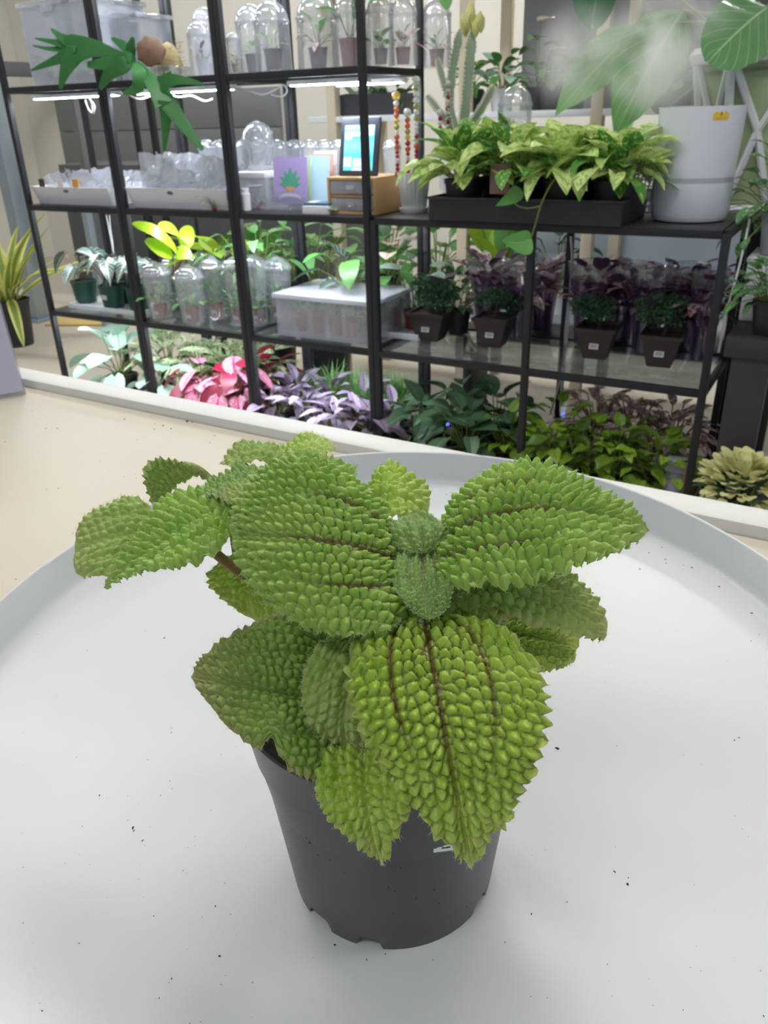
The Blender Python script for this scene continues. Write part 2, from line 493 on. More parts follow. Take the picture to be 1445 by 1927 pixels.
def hero_mat(name, lo, hi, valley, vein, edge, rough=0.31, transl=0.16):
    m, nt, b = new_mat(name); L = nt.links.new
    at_ = N(nt, 'ShaderNodeAttribute'); at_.attribute_name = 'leafdata'
    sp = N(nt, 'ShaderNodeSeparateColor'); L(at_.outputs['Color'], sp.inputs[0])
    tc = N(nt, 'ShaderNodeTexCoord'); no = N(nt, 'ShaderNodeTexNoise'); no.inputs['Scale'].default_value = 55.0; no.inputs['Detail'].default_value = 4.0
    L(tc.outputs['Object'], no.inputs['Vector'])
    mx = N(nt, 'ShaderNodeMix', data_type='RGBA'); mx.inputs['A'].default_value = lo; mx.inputs['B'].default_value = hi
    mr = N(nt, 'ShaderNodeMapRange'); mr.inputs['From Min'].default_value = 0.3; mr.inputs['From Max'].default_value = 0.7
    L(no.outputs['Fac'], mr.inputs['Value']); L(mr.outputs['Result'], mx.inputs['Factor']); cur = mx.outputs['Result']
    def over(c, f, k=1.0):
        nonlocal cur
        ml = N(nt, 'ShaderNodeMath', operation='MULTIPLY'); L(f, ml.inputs[0]); ml.inputs[1].default_value = k
        q = N(nt, 'ShaderNodeMix', data_type='RGBA'); q.inputs['B'].default_value = c
        L(cur, q.inputs['A']); L(ml.outputs[0], q.inputs['Factor']); cur = q.outputs['Result']
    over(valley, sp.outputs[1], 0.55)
    ty = N(nt, 'ShaderNodeMapRange'); ty.inputs['From Min'].default_value = 0.45; ty.inputs['From Max'].default_value = 1.0; ty.inputs['To Max'].default_value = 0.5
    L(at_.outputs['Alpha'], ty.inputs['Value']); over(edge, ty.outputs['Result'])
    over(edge, sp.outputs[2], 0.8)
    over(vein, sp.outputs[0], 0.95)
    L(cur, b.inputs['Base Color']); b.inputs['Roughness'].default_value = rough
    b.inputs['Specular IOR Level'].default_value = 0.55
    out = nt.nodes['Material Output']; tl = N(nt, 'ShaderNodeBsdfTranslucent'); L(cur, tl.inputs[0])
    ms = N(nt, 'ShaderNodeMixShader'); ms.inputs[0].default_value = transl
    L(b.outputs[0], ms.inputs[1]); L(tl.outputs[0], ms.inputs[2]); L(ms.outputs[0], out.inputs['Surface'])
    return m
RED = lin(84, 38, 24)
HM = {
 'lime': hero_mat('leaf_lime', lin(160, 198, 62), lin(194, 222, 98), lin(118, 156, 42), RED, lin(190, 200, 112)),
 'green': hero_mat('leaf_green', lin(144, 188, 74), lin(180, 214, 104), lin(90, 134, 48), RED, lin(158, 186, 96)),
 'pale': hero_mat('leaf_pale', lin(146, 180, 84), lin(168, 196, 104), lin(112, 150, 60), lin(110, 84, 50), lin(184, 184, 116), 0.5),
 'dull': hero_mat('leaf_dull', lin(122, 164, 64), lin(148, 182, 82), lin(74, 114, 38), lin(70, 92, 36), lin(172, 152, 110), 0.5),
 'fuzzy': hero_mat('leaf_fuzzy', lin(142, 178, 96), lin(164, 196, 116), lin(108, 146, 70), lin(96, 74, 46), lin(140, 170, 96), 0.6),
}
M_hair = simple('leaf_hair', lin(214, 226, 190), None, 0.5)
M_stem = simple('pilea_stem', lin(150, 100, 66), lin(124, 120, 60), 0.5, 80.0)

def lagr(pts, t):
    n = len(pts); ts = np.linspace(0, 1, n); out = 0
    for i in range(n):
        b = 1.0
        for j in range(n):
            if j != i: b = b * (t - ts[j]) / (ts[i] - ts[j])
        out = out + np.outer(b, pts[i])
    return out

def hero_leaf(mat, mid, left, right, um=0.42, p=0.55, cell=0.0036, bh=0.0016, arch=0.0, seed=1, teeth=0.06, nt=13, vein=1.0, hair=700, q=None, notch=None,
              vpos=0.5, flip=False, hl=0.0016, row=1.0):
    """crinkled leaf: mid = midrib points, left/right = margin points at the widest place (x, y in the photo and distance)"""
    rng = np.random.default_rng(seed)
    MP = np.array([at(*m) for m in mid])
    def M(u): return lagr(MP, u)
    m0 = M(np.array([um]))[0]
    EL = at(*left) - m0; ER = at(*right) - m0
    q = q if q is not None else p * (1 - um) / um
    L = float(np.linalg.norm(np.diff(M(np.linspace(0, 1, 30)), axis=0), axis=1).sum())
    WL, WR = np.linalg.norm(EL), np.linalg.norm(ER)
    k = 6.5 / cell
    nu = int(np.clip(L * k, 36, 170)); nv = int(np.clip((WL + WR) * k, 24, 150)) | 1
    u = np.linspace(0.004, 0.999, nu) ; v = np.linspace(-1, 1, nv)
    U, V = np.meshgrid(u, v, indexing='ij'); A = np.abs(V)
    def prof(x): 
        pk = um if abs(q - p * (1 - um) / um) < 1e-9 else p / (p + q)
        return (x ** p * (1 - x) ** q) / (pk ** p * (1 - pk) ** q)
    w = prof(U)
    # toothed margin
    ph = np.where(V < 0, 0.0, 0.37)
    tt = (U * nt * (1 + 0.25 * np.sin(U * 5 + seed)) + ph + 0.3 * np.sin(U * 17 + seed * 1.7 + ph)) % 1.0
    saw = np.minimum(tt / 0.7, (1 - tt) / 0.3) ** 0.8
    wt = w * (1 + 0.02 * np.sin(U * 9 + seed)) + teeth * (saw - 0.4) * np.clip(A, 0, 1) ** 6 * np.clip(U * 14, 0, 1) * np.clip((1 - U) * 10, 0.3, 1)
    if notch is not None:
        s_, u_, du_, amt = notch
        wt = wt * (1 - amt * np.exp(-((U - u_) / du_) ** 2) * (np.sign(V) == s_) * A ** 2)
    wt = np.maximum(wt, 0.0)
    Pm = M(u); T = np.gradient(Pm, axis=0); T /= np.linalg.norm(T, axis=1, keepdims=True)
    E = np.where(V[..., None] < 0, EL, ER)
    P = Pm[:, None, :] + E * (wt * A)[..., None]
    fwd = 0.10 * L * (A ** 1.6) * np.sin(np.pi * np.clip(U, 0, 1)) 
    P = P + T[:, None, :] * (fwd * 0.12)[..., None]
    nrm = np.cross(T, np.broadcast_to(ER - EL, T.shape)); nrm /= np.linalg.norm(nrm, axis=1, keepdims=True)
    if (nrm[nu // 2] @ (CAM - m0)) < 0: nrm = -nrm
    if flip: nrm = -nrm
    # metric coordinates for the crinkle cells
    a = U * L / cell * row - 0.55 * (A * w) * (WL + WR) / 2 / cell * 0.5
    b = V * w * np.where(V < 0, WL, WR) / cell
    b = b + np.sign(V) * 0.5
    jit = 0.30
    ia, ib = np.floor(a).astype(int), np.floor(b).astype(int)
    tab = rng.random((64, 64, 3))
    d1 = np.full(a.shape, 9.0); d2 = np.full(a.shape, 9.0); hgt = np.zeros(a.shape)
    for da in (-1, 0, 1):
        for db in (-1, 0, 1):
            ca, cb = ia + da, ib + db
            j = tab[ca % 64, cb % 64]
            sa = ca + 0.5 + (j[..., 0] - .5) * 2 * jit + 0.5 * ((cb % 2) - 0.5) * 0.5
            sb = cb + 0.5 + (j[..., 1] - .5) * 2 * jit
            d = np.hypot(a - sa, b - sb)
            new1 = d < d1
            d2 = np.where(new1, d1, np.minimum(d2, d)); hgt = np.where(new1, j[..., 2], hgt); d1 = np.where(new1, d, d1)
    e = d2 - d1
    dome = 1 - (1 - np.clip(e / 0.75, 0, 1)) ** 2.2
    tip = np.clip(1 - d1 / 0.42, 0, 1)
    h = dome * (0.75 + 0.4 * hgt) + 0.65 * tip ** 1.15
    mm = w * np.where(V < 0, WL, WR)
    dm = A * mm; dl = np.abs(A - vpos) * mm
    vw = 0.0010
    fade = np.clip((0.93 - U) / 0.5, 0, 1)
    main = np.exp(-(dm / vw) ** 2); lat = np.exp(-(dl / (vw * 0.9)) ** 2) * np.clip((0.80 - U) / 0.35, 0, 1)
    h = h * (1 - 0.9 * np.maximum(main, 0.8 * lat))
    h = h * np.clip((1 - U) * 14, 0.1, 1) * np.clip(U * 9, 0.15, 1) 
    pil = np.sin(np.pi * np.clip(A / vpos, 0, 1)) * (A < vpos) + np.sin(np.pi * np.clip((A - vpos) / (1 - vpos), 0, 1)) * (A >= vpos)
    off = h * bh * 1.32 + pil * 0.0011 * w + arch * np.sin(np.pi * np.clip(A, 0, 1) * 0.75) * w
    P = P + nrm[:, None, :] * off[..., None]
    # natural cupping and waviness
    P = P + nrm[:, None, :] * (0.0012 * np.sin(U * 11 + seed) * A ** 2 * np.where(V < 0, 1, -1))[..., None]
    base = np.array(plant.location)
    P = P - base
    verts = P.reshape(-1, 3)
    mb_f = []
    idx = np.arange(nu * nv).reshape(nu, nv)
    f = np.stack([idx[:-1, :-1], idx[:-1, 1:], idx[1:, 1:], idx[1:, :-1]], -1).reshape(-1, 4)
    fn = np.cross(P[nu // 2, nv // 2 + 2] - P[nu // 2, nv // 2 - 2], P[nu // 2 + 2, nv // 2] - P[nu // 2 - 2, nv // 2])
    if fn @ nrm[nu // 2] < 0: f = f[:, ::-1]
    me = bpy.data.meshes.new('leaf'); me.from_pydata(verts.tolist(), [], f.tolist()); me.update()
    me.polygons.foreach_set('use_smooth', [True] * len(me.polygons))
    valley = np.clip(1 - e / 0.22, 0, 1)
    near = np.clip(1.25 - U * 1.5, 0, 1) * np.clip(1.3 - A * 1.15, 0, 1)
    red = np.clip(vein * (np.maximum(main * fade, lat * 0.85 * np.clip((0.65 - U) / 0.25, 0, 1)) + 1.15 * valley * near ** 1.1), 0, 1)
    edge = np.clip((A - 0.86) / 0.14, 0, 1) ** 1.5 * 0.9 + np.clip((U - 0.86) / 0.14, 0, 1) * 0.6
    col = np.stack([red, valley, np.clip(edge, 0, 1), U], -1).reshape(-1, 4).astype(np.float32)
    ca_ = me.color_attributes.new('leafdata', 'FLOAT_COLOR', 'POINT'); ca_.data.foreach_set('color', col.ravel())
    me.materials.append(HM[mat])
    o = link('leaf', me, plant)
    if hair:
        r2 = np.random.default_rng(seed + 99); hv = []; hf = []
        ii = r2.integers(1, nu - 1, hair); jj = r2.integers(0, nv, hair)
        ee = r2.random(hair) < 0.35; jj = np.where(ee, np.where(r2.random(hair) < .5, 0, nv - 1), jj)
        side = np.cross(nrm, T)
        for i, j in zip(ii, jj):
            c = P[i, j]; dirn = nrm[i] * 0.9 + r2.normal(0, 0.35, 3) + side[i] * (0.0 if 0 < j < nv - 1 else (0.9 if (ER @ side[i] > 0) == (j > 0) else -0.9)); dirn /= np.linalg.norm(dirn)
            ln = hl * r2.uniform(0.5, 1.15); s = np.cross(dirn, FW); s /= (np.linalg.norm(s) + 1e-9)
            n0 = len(hv); hv += [c - s * 4.5e-5, c + s * 4.5e-5, c + dirn * ln]; hf.append((n0, n0 + 1, n0 + 2))
        hm = bpy.data.meshes.new('leaf_hairs'); hm.from_pydata([tuple(map(float, q_)) for q_ in hv], [], hf); hm.materials.append(M_hair); hm.update()
        ho = link('leaf_hairs', hm, o); ho['kind'] = 'stuff'
    return o

# big leaves facing the viewer
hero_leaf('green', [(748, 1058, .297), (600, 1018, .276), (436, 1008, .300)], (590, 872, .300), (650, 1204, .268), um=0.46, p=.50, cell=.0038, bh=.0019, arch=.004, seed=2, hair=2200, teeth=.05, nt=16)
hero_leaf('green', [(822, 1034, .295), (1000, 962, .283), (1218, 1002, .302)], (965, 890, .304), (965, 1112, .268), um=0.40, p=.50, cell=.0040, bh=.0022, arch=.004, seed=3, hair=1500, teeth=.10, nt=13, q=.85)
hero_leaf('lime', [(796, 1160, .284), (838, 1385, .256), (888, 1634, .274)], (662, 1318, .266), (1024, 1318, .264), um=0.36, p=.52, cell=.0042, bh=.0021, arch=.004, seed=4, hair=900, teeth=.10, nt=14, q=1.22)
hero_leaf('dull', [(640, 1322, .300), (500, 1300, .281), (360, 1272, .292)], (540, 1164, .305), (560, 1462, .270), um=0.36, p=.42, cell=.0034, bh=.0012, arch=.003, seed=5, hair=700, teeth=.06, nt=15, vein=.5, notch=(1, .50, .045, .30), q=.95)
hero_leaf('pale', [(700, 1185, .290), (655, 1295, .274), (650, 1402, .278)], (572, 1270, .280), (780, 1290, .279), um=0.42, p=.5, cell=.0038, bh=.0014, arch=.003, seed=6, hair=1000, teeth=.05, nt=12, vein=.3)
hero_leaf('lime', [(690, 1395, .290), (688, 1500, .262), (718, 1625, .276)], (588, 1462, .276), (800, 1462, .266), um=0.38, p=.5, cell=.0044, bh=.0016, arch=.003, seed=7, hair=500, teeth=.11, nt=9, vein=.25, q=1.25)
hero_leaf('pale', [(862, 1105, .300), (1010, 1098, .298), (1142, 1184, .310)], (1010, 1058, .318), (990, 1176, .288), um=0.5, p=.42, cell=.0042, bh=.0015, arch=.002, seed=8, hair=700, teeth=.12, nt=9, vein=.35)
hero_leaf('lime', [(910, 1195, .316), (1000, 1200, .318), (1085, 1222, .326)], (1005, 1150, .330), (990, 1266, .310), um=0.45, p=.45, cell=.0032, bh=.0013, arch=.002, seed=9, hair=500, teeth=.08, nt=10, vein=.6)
# left branch
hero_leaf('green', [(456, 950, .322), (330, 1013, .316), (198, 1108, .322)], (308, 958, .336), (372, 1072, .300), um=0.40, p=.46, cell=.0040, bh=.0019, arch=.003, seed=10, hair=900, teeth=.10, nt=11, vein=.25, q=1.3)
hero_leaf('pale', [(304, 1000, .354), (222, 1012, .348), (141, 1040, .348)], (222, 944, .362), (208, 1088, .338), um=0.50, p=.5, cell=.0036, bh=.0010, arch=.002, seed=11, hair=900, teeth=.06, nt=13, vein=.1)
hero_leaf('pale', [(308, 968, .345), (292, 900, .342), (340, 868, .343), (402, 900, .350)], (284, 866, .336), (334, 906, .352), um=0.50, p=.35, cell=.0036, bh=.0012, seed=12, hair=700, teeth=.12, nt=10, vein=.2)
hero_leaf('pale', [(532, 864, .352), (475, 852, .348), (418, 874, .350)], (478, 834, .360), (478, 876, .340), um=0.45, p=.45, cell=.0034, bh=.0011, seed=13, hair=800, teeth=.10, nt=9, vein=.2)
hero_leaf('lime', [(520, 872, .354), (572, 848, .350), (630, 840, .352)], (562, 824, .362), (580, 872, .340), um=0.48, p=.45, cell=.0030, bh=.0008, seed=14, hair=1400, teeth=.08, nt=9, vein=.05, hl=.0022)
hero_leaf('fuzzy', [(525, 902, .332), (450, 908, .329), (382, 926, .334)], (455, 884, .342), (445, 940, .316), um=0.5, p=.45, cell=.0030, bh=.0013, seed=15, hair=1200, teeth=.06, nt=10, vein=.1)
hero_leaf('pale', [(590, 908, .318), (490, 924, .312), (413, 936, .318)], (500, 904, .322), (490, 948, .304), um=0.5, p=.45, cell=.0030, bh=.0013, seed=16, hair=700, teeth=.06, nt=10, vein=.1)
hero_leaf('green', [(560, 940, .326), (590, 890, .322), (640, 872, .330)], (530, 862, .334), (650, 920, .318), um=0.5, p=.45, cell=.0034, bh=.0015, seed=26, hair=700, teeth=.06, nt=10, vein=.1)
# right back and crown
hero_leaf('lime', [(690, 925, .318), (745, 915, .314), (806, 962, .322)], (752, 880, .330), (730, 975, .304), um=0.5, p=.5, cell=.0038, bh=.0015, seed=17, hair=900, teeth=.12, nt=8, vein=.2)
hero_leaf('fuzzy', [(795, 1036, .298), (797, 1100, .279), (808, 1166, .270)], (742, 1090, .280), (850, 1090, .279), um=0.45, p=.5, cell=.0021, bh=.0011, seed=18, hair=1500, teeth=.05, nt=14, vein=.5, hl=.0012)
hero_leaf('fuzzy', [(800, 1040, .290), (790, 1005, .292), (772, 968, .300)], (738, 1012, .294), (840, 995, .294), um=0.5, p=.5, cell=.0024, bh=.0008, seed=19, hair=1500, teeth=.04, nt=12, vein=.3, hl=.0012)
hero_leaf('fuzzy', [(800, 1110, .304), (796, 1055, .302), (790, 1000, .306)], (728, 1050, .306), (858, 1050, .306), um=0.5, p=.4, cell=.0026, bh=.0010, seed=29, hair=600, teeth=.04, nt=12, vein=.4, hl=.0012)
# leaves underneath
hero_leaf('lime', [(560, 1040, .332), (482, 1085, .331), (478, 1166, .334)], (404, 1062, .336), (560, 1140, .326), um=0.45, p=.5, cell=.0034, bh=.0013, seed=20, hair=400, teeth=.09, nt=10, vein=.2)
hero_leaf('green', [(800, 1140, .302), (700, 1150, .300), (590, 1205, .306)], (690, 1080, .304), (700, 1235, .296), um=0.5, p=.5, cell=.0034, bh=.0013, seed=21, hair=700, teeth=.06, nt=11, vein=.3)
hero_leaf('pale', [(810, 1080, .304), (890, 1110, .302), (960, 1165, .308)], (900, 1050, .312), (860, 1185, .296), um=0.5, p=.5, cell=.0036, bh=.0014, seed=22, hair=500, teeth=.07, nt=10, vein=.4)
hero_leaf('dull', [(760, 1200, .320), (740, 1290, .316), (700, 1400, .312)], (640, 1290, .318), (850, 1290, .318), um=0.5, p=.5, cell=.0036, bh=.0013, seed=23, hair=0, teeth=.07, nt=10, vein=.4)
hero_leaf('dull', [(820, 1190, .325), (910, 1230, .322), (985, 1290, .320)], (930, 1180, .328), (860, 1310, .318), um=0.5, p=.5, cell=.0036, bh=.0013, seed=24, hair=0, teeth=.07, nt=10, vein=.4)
# stems
base = np.array(plant.location)
def stem(pts, rad):
    P = lagr(np.array([at(*p) for p in pts]), np.linspace(0, 1, 14)) - base
    return MB().tube([tuple(p) for p in P], rad, 10).build('stem', M_stem, plant)
stem([(742, 1330, .326), (765, 1180, .310), (796, 1050, .294)], .0028)
stem([(735, 1335, .328), (560, 1160, .326), (470, 1090, .324), (386, 1024, .323)], .0021)
stem([(470, 1092, .329), (440, 1000, .340), (470, 900, .350)], .0018)
stem([(470, 900, .350), (500, 890, .352), (526, 868, .353)], .0018)
stem([(388, 1026, .326), (365, 1005, .333), (318, 988, .350)], .0016)
stem([(780, 1130, .304), (810, 1090, .297), (826, 1036, .295)], .0018)
stem([(780, 1130, .304), (760, 1095, .302), (748, 1060, .297)], .0018)
stem([(775, 1230, .315), (785, 1190, .298), (797, 1162, .285)], .0018)
stem([(740, 1330, .327), (690, 1340, .316), (640, 1322, .301)], .0018)
stem([(740, 1335, .327), (715, 1370, .312), (690, 1396, .291)], .0018)
stem([(760, 1240, .318), (840, 1215, .318), (912, 1196, .316)], .0016)
stem([(735, 1300, .326), (690, 1000, .322), (690, 926, .318)], .0016)
# ================================================================== shared materials
M_metal = simple('black_shelf_metal', lin(30, 31, 36), lin(40, 41, 46), 0.45, 40.0, spec=0.4)
M_board = simple('black_brown_board', lin(46, 44, 46), lin(58, 55, 56), 0.4, 9.0, 0.02)
M_glass = clear('shelf_glass', (0.90, 0.95, 0.95, 1), gloss=0.25, milk=0.05, rough=0.02)
M_clear = clear('clear_plastic', (0.985, 0.99, 1, 1), gloss=0.4, milk=0.13, rough=0.08, patchy=0.18)
M_fog = clear('fogged_plastic', (0.97, 0.98, 1, 1), gloss=0.2, milk=0.17, rough=0.12, patchy=0.12)
M_frost = clear('frosted_lid', (0.95, 0.97, 1, 1), gloss=0.3, milk=0.50, rough=0.3)
M_bag = clear('bag_film', (0.97, 0.98, 1, 1), gloss=0.8, milk=0.24, rough=0.08, patchy=0.12)
M_acryl = clear('acrylic_sheet', (0.96, 0.97, 1, 1), gloss=0.3, milk=0.07, rough=0.03)
M_white = simple('white_plastic', lin(228, 230, 234), lin(222, 225, 230), 0.4, 20.0)
M_card = simple('white_card', lin(226, 226, 232), lin(218, 219, 226), 0.7, 20.0)
M_cable = simple('white_cable', lin(222, 224, 228), None, 0.4)
M_wood = simple('light_wood', lin(196, 160, 112), lin(180, 144, 98), 0.5, 14.0, 0.02)
M_pine = simple('pale_pine', lin(216, 202, 180), lin(204, 190, 166), 0.6, 8.0)
M_green_pot = simple('green_nursery_pot', lin(30, 76, 66), lin(36, 86, 74), 0.4, 30.0)
M_terra = simple('terracotta_plastic', lin(150, 70, 52), lin(134, 60, 46), 0.5, 30.0)
M_brown_pot = simple('brown_bonsai_pot', lin(60, 50, 50), lin(70, 58, 56), 0.55, 40.0)
M_soil2 = simple('dark_soil', lin(48, 38, 32), lin(78, 62, 50), 0.95, 160.0, 0.5)
M_moss = simple('dry_moss', lin(176, 160, 118), lin(110, 92, 62), 0.9, 90.0, 0.8)
M_stemg = simple('green_stems', lin(96, 130, 62), lin(120, 116, 70), 0.5, 50.0)
M_stemr = simple('red_stems', lin(140, 74, 60), lin(120, 90, 66), 0.5, 50.0)
M_led = emit('led_strip', (0.86, 0.92, 1.0, 1), STRIP_POWER)
M_ink2 = simple('grey_print', lin(110, 112, 120), None, 0.7)

Z_TOP, Z_MID, Z_LOW, Z_BOT = 1.2775, 0.8815, 0.4825, 0.0818

# ================================================================== shelf units
def shelf_unit(label, x0, x1, levels, ztop, mids=(), board=(), y0=0.0, y1=0.345):
    t = thing('shelf_unit', label, 'shelf', ((x0 + x1) / 2, (y0 + y1) / 2, 0), group='black metal shelf units')
    cx, cy = (x0 + x1) / 2, (y0 + y1) / 2
    s = 0.02
    for x in [x0 + s / 2, x1 - s / 2] + list(mids):
        for y in (y0, y1):
            MB().box((x - cx, y - cy, ztop / 2), (s, s, ztop), bevel=0.0015).build('leg', M_metal, t)
    for z in levels:
        for y in (y0, y1):
            MB().box((0, y - cy, z), (x1 - x0 - 2 * s, 0.018, 0.02), bevel=0.0012).build('rail', M_metal, t)
        for x in (x0 + s / 2, x1 - s / 2):
            MB().box((x - cx, 0, z), (0.018, y1 - y0 - s, 0.02), bevel=0.0012).build('rail', M_metal, t)
        if z in board:
            MB().box((0, 0, z + 0.004), (x1 - x0 - 0.004 - 2 * s, y1 - y0 - 0.022, 0.014), bevel=0.001).build('shelf_board', M_board, t)
        else:
            MB().box((0, 0, z + 0.009), (x1 - x0 - 0.002 - 2 * s, y1 - y0 - 0.022, 0.006), bevel=0.0008).build('glass_shelf', M_glass, t)
    return t
LV = (0.07, 0.47, 0.87, 1.265, 1.655)
shelf_unit('tall black metal shelf unit at the far left holding the alocasias', -1.525, -1.021, LV, 1.75, board=(0.87, 0.07))
shelf_unit('tall black metal shelf unit in the middle with pink caladium below', -1.019, -0.511, LV, 1.75, board=(0.87, 0.07))
shelf_unit('tall black metal shelf unit with the tablet and frosted bin', -0.509, -0.001, LV, 1.75, board=(0.87, 0.07))
shelf_unit('low black metal shelf unit carrying the pothos tray and humidifier', 0.001, 1.008, (0.07, 0.47, 0.87), 0.872, mids=(0.505,), board=(0.87, 0.07))

# LED strips and their cables
def led(x0, x1, y, z, where):
    t = thing('light_strip', 'thin white LED strip light ' + where, 'light', ((x0 + x1) / 2, y, z), group='LED strips under the shelves')
    MB().box((0, 0, 0.006), (x1 - x0, 0.022, 0.012), bevel=0.002).build('housing', M_white, t)
    MB().box((0, 0, -0.001), (x1 - x0 - 0.01, 0.016, 0.003)).build('diffuser', M_led, t, smooth=False)
    for s in (-1, 1):
        MB().box((s * (x1 - x0) / 2, 0, 0.005), (0.012, 0.024, 0.014), bevel=0.002).build('end_cap', M_white, t)
    return t
led(-1.49, -1.06, 0.10, 1.238, 'under the foggy bin shelf')
led(-0.98, -0.55, 0.10, 1.238, 'behind the hanging staghorn frond')
led(-0.30, -0.03, 0.06, 1.238, 'above the tablet')
led(-0.25, 0.0 - 0.01, 0.24, 1.238, 'at the back above the bead stakes')
led(-1.49, -1.06, 0.12, 0.853, 'above the alocasias')
led(-0.98, -0.55, 0.12, 0.853, 'above the domed cups')
led(-0.47, -0.05, 0.12, 0.853, 'above the frosted bin')
led(-1.49, -1.06, 0.024, 0.4572, 'added behind the front rail to brighten the silvery plant')  # this and the next two: hidden strips added to brighten the bottom plants
led(-0.98, -0.55, 0.024, 0.4572, 'added behind the front rail to brighten the pink caladium')
led(-0.47, -0.05, 0.024, 0.4572, 'added behind the front rail to brighten the purple plants')
led(-1.49, -1.06, 0.12, 1.634, 'high above the foggy bin')
led(-0.98, -0.55, 0.12, 1.634, 'high above the staghorn fern')
led(-0.47, -0.05, 0.12, 1.634, 'high above the row of cloches')
def cable(label, pts, rad=0.0022, mat=None):
    P = lagr(np.array(pts), np.linspace(0, 1, 40)) if len(pts) <= 5 else np.array(pts)
    if len(pts) > 5:
        Q = []
        for i in range(len(pts) - 1):
            p0, p1, p2, p3 = [np.array(pts[k]) for k in (max(i - 1, 0), i, i + 1, min(i + 2, len(pts) - 1))]
            for s in np.linspace(0, 1, 8, endpoint=False):
                Q.append(0.5 * ((2 * p1) + (-p0 + p2) * s + (2 * p0 - 5 * p1 + 4 * p2 - p3) * s * s + (-p0 + 3 * p1 - 3 * p2 + p3) * s ** 3))
        Q.append(np.array(pts[-1])); P = np.array(Q)
    o = MB().tube([tuple(p) for p in P], rad, 6).build('power_cable', mat or M_cable)
    return tag(o, label, 'cable')
cable('white cable looping under the top shelf beside the tablet', [ony(x, y, .10) for x, y in ((432, 160), (450, 165), (470, 172), (495, 178), (520, 168), (534, 160), (540, 172), (530, 182), (510, 178))])
cable('white cable tuft hanging below the top shelf near the left post', [ony(x, y, .08) for x, y in ((160, 188), (166, 205), (174, 212), (172, 195), (168, 186), (178, 200), (176, 214))])
cable('tangled white cable behind the staghorn frond', [ony(x, y, .12) for x, y in ((240, 178), (262, 186), (285, 180), (300, 172), (335, 182), (360, 180), (385, 190), (400, 186))])
cable('pair of white cords hanging behind the left green pots', [ony(x, y, .30) for x, y in ((200, 405), (205, 430), (210, 455), (214, 480), (212, 455), (208, 430), (206, 405))])
cable('grey cord running down the centre leg of the low unit', [ony(x, y, .33) for x, y in ((1074, 445), (1076, 500), (1070, 560), (1064, 620), (1060, 680), (1050, 730), (1035, 780))], .003)
cable('grey cord hanging beside the blue plug light', [ony(x, y, .31) for x, y in ((1070, 560), (1068, 620), (1062, 680), (1056, 730), (1054, 775), (1056, 782))], .003)

# ================================================================== leaf pool
POOL = {}
def blade(key, mat, W=0.5, um=0.42, p=0.6, q=None, fold=0.12, droop=0.25, nu=7, nv=4, heart=0.0, wave=0.0):
    """unit-length leaf along +Y, upper side +Z"""
    if key in POOL: return POOL[key]
    q = q if q is not None else p * (1 - um) / um
    pk = p / (p + q)
    vs, uv, fs = [], [], []
    for i in range(nu + 1):
        u = i / nu
        uu = min(max(u, 0.012), 0.992)
        w = uu ** p * (1 - uu) ** q / (pk ** p * (1 - pk) ** q) * W / 2
        for j in range(nv + 1):
            v = -1 + 2 * j / nv
            y = u - heart * abs(v) ** 1.5 * (1 - u) ** 3
            z = -droop * u * u + fold * abs(v) * w * 2 + wave * math.sin(u * 9 + (2 if v > 0 else 0)) * abs(v) * W
            vs.append((v * w, y, z)); uv.append((0.5 + v / 2, u))
    for i in range(nu):
        for j in range(nv):
            a = i * (nv + 1) + j
            fs.append((a, a + 1, a + nv + 2, a + nv + 1))
    mb = MB().add(vs, fs)
    me = mb.mesh(key, mat, True, uv)
    POOL[key] = me
    return me

def rosette(root, meshes, n, z0=0.0, r0=0.01, stalk=(0.04, 0.08), L=(0.05, 0.08), el=(80, 20), tilt=25, seed=0, stem=None, stem_r=0.0012, cx=0.0, cy=0.0, spread=360.0, az0=0.0, part='leaf'):
    """leaves on stalks round a crown: every leaf an object of its own"""
    r = random.Random(seed)
    sm = MB()
    for i in range(n):
        f = i / max(1, n - 1)
        az = math.radians(az0 + (i * 137.508 % 360.0) * spread / 360.0 + r.uniform(-14, 14))
        e = math.radians(el[0] + (el[1] - el[0]) * f + r.uniform(-8, 8))
        s = stalk[0] + (stalk[1] - stalk[0]) * r.random()
        d = Vector((math.cos(az) * math.cos(e), math.sin(az) * math.cos(e), math.sin(e)))
        b0 = Vector((cx + r0 * math.cos(az) * r.random(), cy + r0 * math.sin(az) * r.random(), z0))
        b1 = b0 + d * s
        e2 = e - math.radians(tilt + r.uniform(-15, 15))
        d2 = Vector((math.cos(az) * math.cos(e2), math.sin(az) * math.cos(e2), math.sin(e2)))
        Lr = L[0] + (L[1] - L[0]) * r.random()
        M = frame_z(d2).to_4x4() @ Matrix.Rotation(r.uniform(-.35, .35), 4, 'Y') @ Matrix.Scale(Lr, 4)
        M = Matrix.Translation(b1) @ M
        link(part, meshes[r.randrange(len(meshes))], root, M)
        if stem: sm.tube([b0, b0.lerp(b1, 0.5) + Vector((0, 0, 0.1 * s)), b1], stem_r, 4, cap=False)
    if stem and sm.v:
        sm.build('stems', stem, root)

